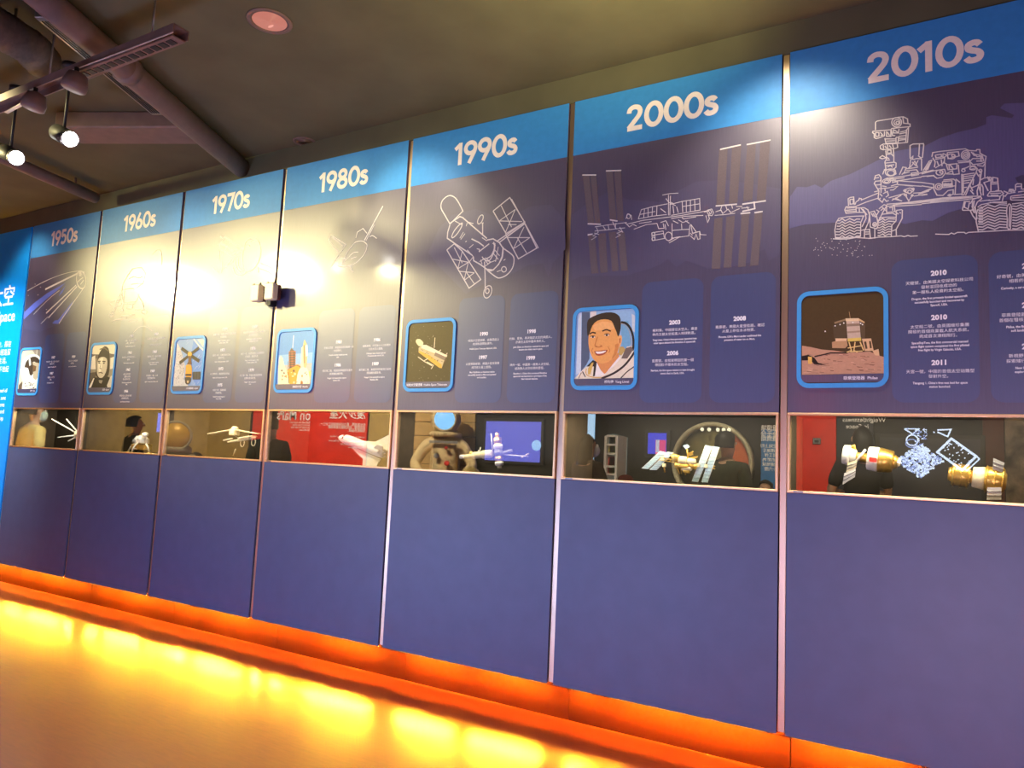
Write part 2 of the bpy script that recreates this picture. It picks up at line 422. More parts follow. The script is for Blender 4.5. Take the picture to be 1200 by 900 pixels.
# 1960s: lunar lander
o, s = (110, 280), 7.5
L_(1, o, s, [[(155, 665), (205, 545), (240, 470), (265, 380), (300, 320)], [(172, 655), (215, 560), (252, 470)], [(128, 552), (180, 543), (235, 537)], [(235, 572), (300, 574), (370, 566)], [(265, 562), (310, 556), (360, 555)],
             [(245, 452), (290, 440), (350, 435)], [(255, 390), (244, 480), (262, 565)], [(272, 440), (265, 560), (250, 620)], [(293, 580), (290, 612), (335, 614), (345, 580), (293, 580)],
             [(385, 490), (430, 560), (442, 625)], [(365, 570), (385, 520), (400, 480)], [(135, 570), (165, 595)], [(240, 682), (300, 682), (355, 665)], [(160, 722), (190, 711), (290, 702)], [(310, 725), (385, 715)],
             [(190, 595), (215, 590), (240, 590), (245, 560)], [(360, 625), (410, 618)], [(300, 320), (340, 262), (420, 250), (452, 300), (440, 380), (380, 430)], [(310, 350), (350, 330), (400, 345), (430, 330)], [(330, 400), (390, 390), (440, 400)]], .0085)
L_(1, o, s, [ell(157, 668, 23, 15, 0, 14), ell(247, 628, 15, 11, 0, 12), ell(442, 642, 23, 17, 0, 14)], .008, True)
L_(1, o, s, [smooth_pts([(515, 140), (545, 105), (575, 95), (598, 130), (596, 240)]), smooth_pts([(350, 825), (385, 785), (430, 768), (480, 780), (520, 815)])], .006)
# 1970s: probe with dish
o, s = (230, 260), 11.25
L_(2, o, s, [[(295, 330), (375, 197), (620, 358), (588, 382), (470, 443), (295, 330)], [(335, 287), (500, 380)], [(385, 355), (462, 250)], [(466, 438), (545, 338)], [(318, 190), (348, 222)], [(285, 288), (300, 300)],
             [(590, 375), (455, 515), (360, 620)], [(606, 362), (470, 500)], [(660, 312), (690, 295), (715, 325)], [(720, 268), (745, 240), (795, 252)], [(440, 560), (490, 530), (500, 480)], [(545, 500), (560, 450)],
             [(350, 420), (340, 640)], [(310, 380), (300, 500)], [(380, 600), (430, 580)], [(820, 600), (820, 670)]], .0085)
L_(2, o, s, [smooth_pts([(650, 280), (690, 235), (750, 215), (810, 240), (845, 310), (852, 420), (822, 530), (760, 620), (690, 660), (640, 640), (615, 560), (612, 440), (630, 350), (650, 280)]),
             smooth_pts([(490, 600), (520, 680), (590, 712), (660, 668), (700, 640)]), smooth_pts([(520, 500), (535, 600), (590, 665)]), smooth_pts([(555, 470), (560, 580), (610, 650)]), smooth_pts([(215, 590), (270, 645), (325, 672), (350, 600)]),
             smooth_pts([(860, 550), (960, 592), (1040, 640)]), smooth_pts([(840, 620), (930, 650), (1010, 700)])], .0075)
# 1980s: probe with a long boom
o, s = (370, 230), 9.0
L_(3, o, s, [[(160, 405), (140, 460), (190, 530), (240, 590)], [(160, 405), (320, 510), (160, 745)], [(175, 430), (290, 528)], [(425, 440), (440, 380), (500, 340), (542, 392)], [(235, 735), (275, 745), (360, 735), (395, 800)],
             [(250, 650), (320, 660)], [(205, 690), (240, 705)]], .006)
L_(3, o, s, [[(515, 465), (710, 105)]], .0085)
L_(3, o, s, [[(532, 470), (560, 415), (620, 300)]], .005)
L_(3, o, s, [smooth_pts([(270, 730), (330, 600), (380, 530), (425, 482), (500, 475), (545, 512)]), smooth_pts([(300, 690), (350, 640), (400, 595), (450, 590)]), smooth_pts([(370, 660), (430, 640)]), smooth_pts([(570, 430), (600, 415), (645, 445)]), smooth_pts([(545, 512), (520, 600), (430, 700), (330, 740)])], .006)
# 1990s: orbiting telescope
o, s = (500, 220), 969 / 140.0
L_(4, o, s, [smooth_pts([(190, 295), (150, 225), (118, 165), (125, 112), (158, 76), (195, 64), (235, 85), (268, 135), (295, 190)], 3) + [(190, 295)]], .0075)
L_(4, o, s, [[(185, 292), (270, 235), (292, 242), (400, 335), (490, 412)], [(190, 300), (172, 360), (168, 410), (200, 432), (225, 450), (370, 547)], [(365, 415), (425, 445), (465, 475)], [(508, 455), (425, 520)], [(490, 425), (540, 415), (590, 445), (620, 490)],
             [(435, 622), (490, 662), (540, 668), (585, 622), (612, 560), (620, 490)], [(380, 562), (382, 592), (435, 622)], [(570, 435), (660, 375), (800, 275)], [(590, 445), (665, 388), (798, 288)]], .0080)
L_(4, o, s, [[(330, 285), (322, 312)], [(300, 360), (270, 410)], [(312, 373), (277, 420)], [(345, 490), (380, 460)], [(408, 495), (430, 500), (425, 520)], [(315, 440), (327, 433)], [(550, 500), (592, 552)], [(540, 530), (582, 582)], [(582, 480), (560, 600)],
             [(430, 600), (480, 570), (520, 605), (470, 640)], [(450, 560), (500, 620)], [(440, 585), (450, 620)], [(570, 682), (602, 670)], [(625, 590), (640, 580)], [(380, 292), (340, 280)], [(450, 405), (490, 432)], [(330, 505), (380, 560), (345, 605)],
             [(505, 610), (560, 590)], [(535, 450), (560, 470)], [(230, 270), (285, 300)]], .0052)
L_(4, o, s, [smooth_pts([(290, 285), (262, 305), (225, 350), (205, 395), (217, 405), (252, 370), (285, 315), (290, 285)]), smooth_pts([(555, 450), (548, 520), (505, 595), (455, 570)]), smooth_pts([(545, 440), (550, 490), (525, 550), (488, 575)]), smooth_pts([(622, 480), (616, 560), (580, 625), (525, 675), (485, 660)]),
             smooth_pts([(620, 490), (695, 545), (710, 590), (695, 655), (650, 708), (595, 732), (560, 722), (490, 668)])], .0072)
L_(4, o, s, [ell(628, 662, 20, 22, 0, 14), ell(437, 258, 18, 40, 25, 16), ell(497, 845, 31, 52, 18, 18), ell(493, 838, 15, 20, 10, 12)], .0062, True)
L_(4, o, s, [[(455, 290), (455, 378)], [(470, 600), (475, 700), (476, 820)], [(448, 290), (462, 285)]], .0075)
L_(4, o, s, [[(540, 190), (675, 80), (795, 280), (645, 372), (540, 190)], [(652, 400), (798, 292), (895, 490), (745, 577), (652, 400)], [(165, 505), (225, 455), (290, 515), (440, 745), (345, 815), (165, 505)]], .0072)
L_(4, o, s, [[(590, 270), (775, 275)], [(605, 145), (690, 320)], [(720, 175), (640, 365)], [(590, 270), (718, 178)], [(660, 405), (840, 405)], [(790, 320), (705, 495)], [(712, 492), (838, 405)], [(735, 405), (812, 530)], [(690, 92), (908, 490)], [(660, 300), (730, 300)],
             [(215, 580), (338, 605)], [(290, 518), (255, 655)], [(225, 485), (290, 612)], [(262, 678), (388, 690)], [(338, 610), (305, 750)], [(325, 688), (388, 780)], [(258, 655), (345, 602)], [(310, 748), (388, 690)], [(640, 372), (652, 400)]], .0055)
# 2000s: space station
o, s = (670, 190), 4.8
AR = []
def ph(*pts): return [w2(*p) for p in pts]
for p in ([(62, 75), (100, 75), (128, 345), (92, 347)], [(105, 75), (138, 75), (163, 350), (132, 347)], [(193, 52), (232, 50), (252, 325), (215, 325)], [(240, 50), (278, 50), (293, 332), (257, 330)],
          [(92, 410), (130, 405), (150, 625), (110, 628)], [(148, 402), (192, 398), (203, 620), (162, 625)], [(208, 395), (248, 392), (265, 610), (228, 615)], [(258, 395), (298, 392), (316, 608), (278, 612)],
          [(803, 318), (850, 310), (835, 600), (787, 603)], [(870, 310), (918, 300), (897, 592), (855, 597)], [(955, 295), (1000, 290), (978, 588), (935, 592)], [(1030, 285), (1075, 280), (1050, 580), (1003, 585)]):
    AR.append(MB()); flat(AR[-1], Z2(*o, s, p), -.0012)
o5, s5 = (660, 70), 3.915
for p in ([(715, 412), (755, 405), (740, 665), (702, 672)], [(775, 400), (818, 392), (800, 655), (760, 662)], [(845, 388), (885, 382), (868, 645), (825, 652)], [(905, 378), (950, 370), (928, 645), (888, 648)]):
    AR.append(MB()); flat(AR[-1], Z2(*o5, s5, p), -.0012)
L_(5, o, s, [[(60, 73), (138, 73)], [(193, 50), (280, 47)], [(90, 347), (165, 350)], [(215, 325), (258, 332)], [(90, 410), (118, 405)], [(950, 290), (1005, 285)], [(1028, 285), (1075, 278)], [(810, 247), (930, 237)], [(960, 237), (1092, 218)], [(1025, 222), (1030, 262), (960, 278)]], .0075)
L_(5, o5, s5, [[(720, 412), (815, 391)], [(842, 390), (952, 369)]], .0075)
L_(5, o, s, [[(130, 365), (215, 352), (310, 340)], [(130, 388), (215, 380), (300, 370)], [(140, 368), (150, 395), (120, 415), (140, 420), (110, 438)], [(128, 400), (155, 408)], [(270, 365), (285, 390), (255, 400), (275, 410), (248, 425)], [(262, 385), (290, 395)],
             [(175, 358), (190, 380)], [(205, 352), (210, 380)], [(230, 335), (250, 375)], [(250, 342), (245, 372)], [(305, 320), (315, 292), (335, 300), (338, 325)], [(300, 340), (325, 365), (345, 350), (365, 360)],
             [(310, 350), (400, 328), (480, 318), (620, 300), (760, 275)], [(350, 378), (420, 352), (480, 345)], [(380, 345), (450, 335)], [(560, 318), (640, 305), (740, 300)], [(620, 312), (630, 320), (700, 308)],
             [(375, 320), (392, 268), (460, 250), (540, 235)], [(375, 320), (450, 305), (535, 295)], [(410, 265), (405, 315)], [(430, 258), (430, 310)], [(455, 252), (452, 306)], [(480, 248), (478, 300)], [(385, 295), (470, 278)], [(500, 262), (530, 285)],
             [(550, 240), (620, 222), (720, 205), (722, 272)], [(560, 300), (640, 285), (722, 270)], [(622, 222), (625, 282)], [(645, 218), (645, 280)], [(668, 213), (668, 278)], [(692, 210), (694, 274)], [(625, 250), (720, 235)], [(570, 245), (575, 290)], [(590, 250), (600, 285)],
             [(545, 300), (545, 185)], [(552, 300), (556, 190)], [(510, 186), (550, 178), (600, 175)], [(530, 205), (548, 228), (585, 245)], [(555, 225), (575, 235)],
             [(480, 345), (490, 375), (520, 372), (515, 345)], [(500, 340), (530, 330), (545, 360)], [(450, 398), (515, 388), (522, 430), (455, 442), (450, 398)], [(455, 412), (515, 402)], [(468, 398), (470, 438)], [(525, 350), (530, 380)],
             [(565, 345), (565, 428), (660, 415), (665, 352)], [(565, 385), (620, 380), (665, 378)], [(570, 330), (600, 345)], [(618, 345), (620, 378)], [(640, 330), (662, 345)], [(600, 325), (625, 340), (655, 330)], [(548, 455), (610, 420)], [(545, 445), (580, 425), (610, 420)],
             [(670, 350), (702, 395), (680, 400), (670, 350)], [(668, 415), (690, 435), (700, 405), (710, 435), (722, 432), (720, 392)], [(680, 402), (720, 390), (725, 408), (758, 410)], [(668, 400), (680, 412)],
             [(760, 272), (788, 264), (798, 285), (790, 302), (765, 298)], [(755, 300), (765, 340), (775, 318), (770, 300)], [(745, 282), (770, 275), (780, 292)], [(805, 300), (860, 296), (920, 288)], [(810, 280), (840, 270), (850, 290), (880, 265), (895, 285), (925, 270), (945, 262)],
             [(865, 240), (875, 270)], [(900, 238), (905, 262)], [(845, 248), (835, 275)], [(925, 250), (960, 250)], [(985, 250), (1000, 275)], [(955, 260), (1000, 255)]], .0036)
L_(5, o, s, [ell(545, 418, 20, 24, 0, 12), ell(320, 305, 10, 14, 0, 10), ell(775, 282, 12, 12, 0, 10), ell(460, 405, 9, 10, 0, 8), ell(460, 432, 9, 10, 0, 8)], .0036, True)
# 2010s: six-wheeled rover
T1, T2, T3, T4 = (970, 130), (1080, 160), (970, 200), (1080, 210)
def R(t, pl, wd=.0046): L_(6, t, 10.0, pl, wd)
def C(t, *es): L_(6, t, 10.0, [ell(*e, n=16) if len(e) == 5 else ell(e[0], e[1], e[2], e[3], 0, 16) for e in es], .0044, True)
R(T1, [[(560, 225), (560, 135), (580, 120), (750, 92), (830, 75), (885, 70), (935, 95), (940, 150), (965, 155), (965, 185), (750, 207), (740, 222), (530, 240), (525, 255), (545, 270), (545, 312), (565, 325), (600, 318), (665, 292), (665, 240)],
       [(880, 75), (890, 145), (940, 150)], [(770, 215), (770, 260), (830, 260), (835, 213)], [(850, 250), (920, 232), (950, 190)], [(948, 190), (935, 370), (820, 382)], [(830, 300), (920, 290)], [(830, 322), (920, 322)], [(830, 345), (915, 335)], [(925, 215), (915, 365)], [(800, 310), (800, 372), (825, 370), (830, 310), (800, 310)],
       [(560, 255), (600, 255), (600, 297), (562, 300), (560, 255)], [(615, 250), (645, 285), (620, 290)], [(690, 240), (690, 300), (740, 300), (740, 230)], [(700, 250), (725, 290)], [(745, 225), (760, 290), (790, 290)], [(780, 225), (820, 250)], [(840, 270), (920, 255)],
       [(670, 320), (682, 380), (800, 375), (800, 330), (680, 330)], [(690, 355), (790, 350)], [(615, 410), (650, 390), (815, 385), (820, 430), (790, 440), (650, 457), (620, 445), (615, 410)], [(650, 400), (655, 447)], [(700, 395), (705, 447)], [(760, 390), (770, 437)], [(670, 410), (690, 440)], [(720, 405), (745, 435)],
       [(680, 465), (690, 560), (670, 600), (682, 680), (660, 692)], [(770, 447), (775, 530), (775, 600), (802, 612), (800, 662), (770, 682)], [(700, 462), (740, 460), (745, 492), (702, 497), (700, 462)], [(690, 512), (745, 505), (770, 532)], [(690, 545), (720, 562)], [(605, 550), (640, 525), (660, 535), (682, 552), (640, 562), (605, 550)],
       [(680, 612), (780, 602)], [(685, 642), (780, 632)], [(668, 692), (790, 682)], [(690, 580), (730, 575)], [(700, 660), (740, 640), (760, 665)], [(645, 745), (660, 702), (700, 690)], [(790, 690), (800, 740), (760, 762)],
       [(965, 560), (965, 407), (1000, 390), (1120, 385), (1125, 400), (1110, 545), (1090, 552), (1060, 525)], [(1075, 390), (1068, 520)], [(970, 560), (1000, 530), (995, 567), (970, 560)], [(1000, 572), (1040, 560), (1095, 562)], [(985, 642), (1020, 590), (1050, 652)], [(1060, 580), (1030, 640), (990, 600)], [(1100, 560), (1100, 702)], [(960, 662), (972, 570)],
       [(840, 750), (880, 660), (920, 665), (900, 720), (868, 748)], [(920, 702), (1040, 690), (1062, 720), (980, 732), (985, 762), (1070, 747)], [(945, 672), (985, 645)], [(910, 680), (1000, 670), (1060, 660)], [(880, 735), (960, 715)]])
C(T1, (808, 135, 58, 56), (812, 136, 36, 34), (818, 140, 17, 16), (735, 722, 60, 42), (740, 728, 42, 30))
R(T3, [[(545, 110), (560, 60), (600, 48), (625, 80), (620, 120), (560, 125), (545, 150), (600, 240), (590, 330), (640, 372), (660, 330), (690, 362), (715, 350)], [(625, 90), (625, 262)], [(560, 170), (620, 165)], [(580, 215), (700, 205), (820, 185), (770, 227), (730, 230)], [(610, 270), (640, 302)], [(650, 110), (700, 88), (770, 95), (760, 140), (820, 130), (815, 160), (740, 182)],
       [(650, 270), (700, 245), (712, 290), (680, 312)], [(545, 250), (590, 240)], [(670, 215), (675, 245)], [(640, 180), (690, 190)], [(600, 345), (620, 320)], [(560, 90), (600, 80)], [(720, 120), (800, 110)],
       [(330, 420), (450, 370), (600, 320)], [(330, 370), (365, 345)], [(395, 345), (600, 260)], [(365, 350), (370, 325), (395, 330), (395, 352)], [(330, 372), (320, 400)],
       [(245, 412), (240, 330), (265, 315), (305, 310), (312, 402)], [(260, 340), (300, 335), (300, 390), (262, 395), (260, 340)], [(200, 460), (215, 425), (330, 420), (335, 490), (215, 502), (200, 460)], [(210, 466), (330, 455)], [(225, 440), (320, 435)], [(220, 480), (330, 475)], [(335, 440), (430, 435)], [(340, 490), (430, 490)], [(370, 445), (372, 490)],
       [(430, 437), (470, 460), (490, 520), (480, 600), (440, 690), (390, 702)], [(390, 440), (440, 500), (450, 560), (402, 660)], [(410, 450), (460, 520)], [(490, 490), (545, 475), (575, 540), (592, 640), (575, 682), (500, 662), (490, 490)], [(552, 682), (552, 790), (500, 792), (490, 682)], [(510, 500), (535, 540)], [(530, 500), (560, 550)],
       [(600, 450), (660, 400), (692, 410), (640, 500), (592, 602)], [(570, 460), (600, 480), (560, 540)], [(690, 420), (780, 412), (790, 480), (690, 492), (690, 420)], [(720, 437), (760, 430), (762, 470)], [(640, 512), (760, 500), (802, 520)], [(640, 430), (680, 470)], [(620, 470), (655, 440)],
       [(870, 458), (810, 465), (800, 490), (830, 512)], [(875, 460), (872, 560), (802, 690), (750, 712)], [(805, 500), (800, 592), (752, 640), (745, 770)], [(802, 690), (805, 760)], [(840, 490), (860, 500)],
       [(60, 800), (150, 805), (250, 800), (330, 785), (500, 796), (600, 780), (740, 775), (860, 765), (900, 775), (940, 760), (970, 770), (1055, 765)],
       [(700, 90), (900, 65), (1100, 28)], [(715, 105), (900, 85)], [(780, 125), (960, 100), (1100, 75)], [(830, 120), (1100, 140)], [(820, 165), (1100, 185)], [(900, 172), (1000, 182)], [(690, 395), (900, 378), (1100, 352)], [(720, 417), (900, 412), (1100, 398)], [(800, 392), (1000, 385), (1100, 375)], [(760, 405), (1000, 372), (1100, 362)],
       [(715, 320), (880, 275), (902, 270)], [(750, 350), (862, 290)], [(760, 330), (872, 357)], [(790, 320), (840, 345)], [(900, 225), (960, 205), (1000, 210), (1005, 240), (960, 272), (905, 250), (900, 225)], [(910, 290), (950, 357), (990, 290)], [(890, 285), (930, 300)], [(975, 300), (1000, 285)], [(1010, 300), (1165, 275)], [(1000, 265), (1090, 260), (1200, 215)], [(1060, 278), (1190, 240)]])
C(T3, (690, 125, 46, 26), (690, 126, 25, 14), (552, 632, 24, 24), (552, 634, 10, 10), (960, 250, 22, 20), (905, 235, 14, 12), (1000, 218, 13, 12), (912, 285, 11, 10), (990, 292, 11, 10))
# front wheels
R(T3, [[(92, 795), (84, 700), (100, 610), (130, 560), (230, 542), (330, 535), (430, 532)], [(388, 600), (384, 775)], [(420, 532), (392, 600)], [(95, 795), (200, 790), (290, 785), (384, 775)], [(432, 690), (430, 785)], [(440, 720), (485, 720)], [(440, 745), (485, 742)], [(440, 695), (485, 690)]])
for r in range(7):
    y = 572 + r * 33
    xl = 118 - 5 * r if r < 4 else 95
    R(T3, [[(xl, y + 14), (140, y + 16), (170, y - 8), (205, y + 18), (258, y - 10), (312, y + 14), (340, y - 4), (382, y - 2)]], .0050)
R(T3, [[(600, 555), (700, 545), (800, 548)], [(590, 600), (620, 550)]])
for r in range(7):
    y = 570 + r * 30
    R(T3, [[(585, y + 10), (610, y + 12), (645, y - 8), (672, y + 14), (712, y - 6), (745 if r > 1 else 790, y - 2)]], .0050)
R(T2, [[(120, 240), (130, 190), (230, 175), (400, 157), (510, 145), (550, 165), (640, 170), (645, 155), (682, 155), (685, 200), (755, 235), (745, 300), (740, 480)], [(130, 250), (160, 300), (150, 362)], [(250, 200), (300, 222), (250, 252), (250, 200)], [(300, 190), (430, 180), (440, 230), (310, 262), (300, 190)],
       [(160, 220), (230, 210), (235, 240), (170, 252), (160, 220)], [(420, 290), (570, 290), (600, 260), (722, 262)], [(290, 332), (415, 320), (410, 380), (310, 392), (290, 332)], [(320, 330), (325, 390)], [(330, 330), (380, 390)], [(285, 440), (360, 402), (370, 442), (285, 440)], [(430, 332), (440, 440), (370, 447)], [(160, 270), (270, 250), (265, 310), (160, 370)],
       [(180, 290), (200, 340)], [(230, 270), (240, 350)], [(250, 300), (300, 330)], [(430, 310), (560, 300)], [(570, 300), (600, 330), (700, 320), (740, 300)], [(620, 210), (680, 220), (720, 260)], [(600, 190), (650, 240), (700, 230)], [(580, 180), (620, 230)], [(640, 290), (720, 290)], [(650, 340), (720, 350), (740, 320)], [(690, 240), (700, 300)], [(560, 270), (570, 340)], [(700, 200), (730, 290)],
       [(470, 382), (520, 370), (560, 350), (620, 345), (652, 380), (640, 420), (570, 550), (490, 692)], [(625, 440), (515, 692)], [(560, 387), (620, 380)], [(470, 440), (475, 692)], [(487, 450), (490, 660)], [(480, 500), (600, 480)], [(480, 552), (560, 540)], [(480, 602), (530, 595)], [(470, 452), (620, 430)], [(480, 475), (610, 455)], [(480, 525), (580, 510)],
       [(660, 390), (700, 420), (690, 500), (650, 640), (655, 692)], [(690, 512), (730, 490), (790, 480), (800, 520), (730, 542), (780, 640)], [(700, 560), (720, 600), (722, 692)], [(590, 602), (640, 580), (690, 560)], [(570, 632), (612, 680)], [(680, 440), (690, 640)], [(640, 420), (670, 470)], [(660, 560), (700, 690)], [(610, 500), (600, 570)], [(560, 560), (600, 640)],
       [(245, 530), (355, 520), (360, 590), (245, 602), (245, 530)], [(255, 512), (380, 500)], [(140, 560), (145, 622), (180, 690), (250, 692), (310, 635), (370, 625), (370, 680), (300, 692)], [(320, 685), (325, 705)], [(370, 500), (402, 520), (392, 682)], [(380, 682), (470, 675)], [(360, 585), (390, 580)], [(400, 500), (450, 540)],
       [(0, 440), (150, 402), (270, 385)], [(0, 470), (150, 457)], [(0, 540), (150, 562)], [(0, 580), (140, 602)], [(0, 670), (110, 620)], [(0, 690), (70, 682)], [(20, 655), (130, 605)], [(20, 400), (90, 290), (120, 280), (70, 392)], [(40, 395), (100, 300)], [(55, 395), (112, 300)], [(10, 420), (60, 400)], [(60, 470), (140, 462), (180, 492), (240, 480), (280, 430), (270, 385)], [(0, 425), (140, 395)],
       [(0, 755), (250, 720), (600, 702), (700, 702)], [(0, 790), (250, 765), (480, 745), (680, 720)], [(0, 772), (300, 742), (600, 715)], [(0, 764), (250, 732), (560, 712)], [(100, 770), (400, 730)],
       [(812, 640), (812, 520), (832, 480), (890, 490), (902, 630), (862, 642)], [(820, 540), (890, 535)], [(822, 560), (890, 555)], [(835, 485), (830, 540)], [(770, 692), (800, 650), (930, 640), (960, 670), (920, 702), (780, 702), (770, 692)], [(800, 670), (930, 665)], [(810, 690), (900, 690)], [(920, 702), (912, 740), (780, 752)], [(680, 760), (800, 745)], [(770, 470), (790, 520)],
       [(960, 640), (1010, 662), (980, 702), (950, 690)], [(1020, 652), (1030, 620), (1070, 620), (1082, 652)], [(1100, 632), (1100, 570), (1120, 555), (1170, 557), (1170, 622)], [(1110, 590), (1165, 585)], [(1130, 652), (1200, 642), (1300, 640)], [(1045, 702), (1200, 682), (1320, 670)], [(1045, 745), (1200, 747), (1320, 740)], [(1045, 702), (1045, 745)], [(1060, 722), (1300, 705)], [(960, 700), (945, 760)], [(1010, 670), (1100, 655)], [(1040, 630), (1100, 640)], [(1300, 640), (1320, 670), (1320, 740)], [(1180, 620), (1260, 610), (1280, 640)]])
for x in (272, 302, 332): R(T2, [[(x, 550), (x + 1, 588)]], .012)
C(T2, (515, 220, 50, 52), (517, 221, 32, 34), (520, 222, 14, 15), (350, 235, 46, 30), (370, 225, 16, 15), (210, 425, 40, 30), (232, 418, 18, 16), (200, 590, 40, 36), (202, 590, 18, 17), (600, 375, 34, 20), (690, 405, 16, 20), (330, 690, 14, 12), (490, 400, 20, 16), (800, 495, 14, 18), (1050, 636, 12, 14))
R(T4, [[(480, 350), (500, 265), (570, 262)], [(480, 366), (600, 366)], [(478, 350), (480, 366)], [(512, 270), (500, 330), (545, 352), (560, 275)], [(572, 290), (600, 240), (690, 205), (705, 230), (652, 270), (628, 330), (640, 400), (650, 470)], [(600, 258), (592, 330), (640, 400)], [(618, 250), (608, 320), (640, 370)], [(570, 370), (600, 430), (640, 482)], [(590, 350), (620, 400)],
       [(655, 332), (700, 300), (850, 270), (1000, 268)], [(645, 400), (640, 500), (665, 615)], [(660, 350), (645, 400)], [(1020, 290), (1000, 330), (995, 400), (1005, 470), (1000, 560), (1020, 592), (1040, 582), (1055, 330), (1040, 300), (1020, 290)], [(1032, 320), (1025, 560)], [(800, 275), (1000, 285)],
       [(160, 645), (320, 650), (350, 632), (380, 646), (420, 625), (500, 625), (520, 640), (550, 625), (800, 612), (1000, 600), (1200, 595), (1420, 588)], [(1060, 292), (1200, 275), (1320, 275), (1420, 290)], [(1420, 290), (1440, 400), (1430, 588)]])
for r in range(9):
    y = 312 + r * 33
    R(T4, [[(662 if r > 0 else 690, y + 16), (715, y + 20), (775, y - 12), (858, y + 14), (912, y - 12), (1000, y - 6)]], .0056)
    if r % 1 == 0: R(T4, [[(1062, y + 4), (1110, y + 10), (1165, y - 14), (1225, y + 12), (1300, y - 10), (1425, y - 4)]], .0056)
    if r < 6: R(T4, [[(668, y + 30), (720, y + 32)]], .0050)
for i in range(60):
    x, y = 30 + random.random() * 330, 150 + random.random() ** .7 * 170
    px, py = 945 + x * .16 + random.random() * 25, 275 + y * .13 - 15
    flat(dr(6), [w2(px + a * .45, py + b * .45) for a, b in ((-1, -1), (1, -1), (1, 1), (-1, 1))], -.0016)
# soft brush shapes printed behind the drawings
WS = {}
def wash(k, o, s, p, y=-.0008): flat(WS.setdefault(k, MB()), Z2(o[0], o[1], s, p), y)
wash(6, (920, 100), 4.2857, [(20, 720), (25, 560), (60, 510), (110, 512), (150, 498), (185, 515), (230, 480), (330, 445), (440, 390), (560, 330), (700, 305), (780, 265), (870, 235), (960, 215), (1010, 195), (1010, 160), (1040, 150), (1140, 165), (1150, 150), (1080, 115), (1100, 92), (1200, 88), (1330, 70), (1345, 420), (1250, 460), (1190, 450), (1155, 465), (1190, 520), (1190, 560), (880, 622), (820, 640), (740, 682), (690, 678), (600, 697), (580, 690), (240, 690), (100, 700)])
wash(5, (670, 190), 4.8, [(0, 300), (90, 230), (200, 170), (320, 210), (500, 225), (600, 160), (700, 110), (860, 100), (1000, 120), (1175, 150), (1170, 520), (1110, 555), (1085, 490), (1060, 500), (1000, 565), (900, 590), (760, 600), (690, 570), (640, 555), (590, 590), (540, 545), (500, 575), (440, 600), (300, 640), (60, 640), (0, 665)])
wash(4, (470, 120), 2.5, [(80, 440), (110, 370), (150, 330), (220, 312), (300, 345), (380, 305), (440, 300), (480, 345), (482, 430), (445, 470), (432, 512), (415, 472), (370, 478), (330, 500), (270, 520), (215, 545), (190, 562), (150, 520), (110, 480)])
wash(0, (20, 300), 11.25, [(90, 830), (240, 640), (480, 420), (760, 260), (960, 330), (900, 560), (720, 760), (560, 900), (300, 1000), (90, 960)])
BM = MB()
for p in ([(90, 835), (95, 745), (220, 625), (400, 490), (560, 400), (645, 350), (560, 430), (400, 560), (250, 690)], [(465, 890), (500, 850), (540, 845), (650, 710), (740, 590), (690, 720), (600, 830), (540, 895)], [(550, 530), (580, 470), (645, 385), (600, 480)]):
    flat(BM, Z2(20, 300, 11.25, p), -.0012)

# ------------------------------------------------------------------ photographs printed on the panels
def cmat(r, g, b): return mat('photo_ink_%02x%02x%02x' % (r, g, b), rgb(r, g, b), .5, 0, .3, .05, 90)
def clip(pts, x0, x1, z0, z1):
    for ax, lim, sg in ((0, x0, 1), (0, x1, -1), (1, z0, 1), (1, z1, -1)):
        out = []
        for i in range(len(pts)):
            a, b = pts[i - 1], pts[i]; da, db = (a[ax] - lim) * sg, (b[ax] - lim) * sg
            if da * db < 0:
                t = da / (da - db); out.append((a[0] + (b[0] - a[0]) * t, a[1] + (b[1] - a[1]) * t))
            if db >= 0: out.append(b)
        pts = out
        if len(pts) < 3: return []
    return pts
class Pic:
    def __init__(s, o, sc, box): s.mb = MB(); s.o = o; s.s = sc; s.y = -.0030; s.box = box
    def p(s, c, pts):
        q = clip(Z2(*s.o, s.s, pts), *s.box)
        if len(q) > 2: flat(s.mb, q, s.y, cmat(*c)); s.y -= .000015
        return s
    def l(s, c, pts, w, cl=False): ribbon(s.mb, Z2(*s.o, s.s, pts), w, s.y, cmat(*c), cl); s.y -= .000015; return s
PIC = {}
def inner(k):
    x0 = k * W + (.045 if k == 0 else .062); return x0, x0 + .40
def newpic(k, o, sc, base):
    x0, x1 = inner(k); q = Pic(o, sc, (x0 + .012, x1 - .012, FZ + 1.66, FZ + 2.09)); flat(q.mb, rrect(x0 + .02, x1 - .02, FZ + 1.652, FZ + 2.08, .03), -.0028, cmat(*base)); PIC[k] = q
    return q
# 2000s portrait of a smiling person in a white pressure suit
q = newpic(5, (670, 355), 729 / 85.0, (150, 190, 215))
q.p((205, 218, 222), [(70, 100), (100, 95), (95, 700), (45, 720)]).p((88, 100, 118), [(105, 95), (185, 92), (180, 560), (150, 620), (95, 690)]).p((228, 222, 205), [(190, 88), (250, 82), (245, 200), (185, 200)])
q.p((120, 175, 200), [(500, 190), (570, 180), (605, 400), (560, 470), (500, 440)]).p((205, 215, 210), [(605, 110), (640, 130), (640, 300), (610, 280)])
q.p((232, 222, 190), [(30, 760), (120, 665), (220, 580), (330, 640), (480, 540), (560, 440), (625, 430), (635, 770), (630, 782), (32, 784)])
q.l((52, 44, 34), smooth_pts([(498, 195), (545, 205), (590, 255), (618, 340), (622, 430), (612, 480)]), .013)
q.l((170, 165, 150), smooth_pts([(492, 205), (540, 225), (580, 285), (600, 380), (600, 440)]), .004)
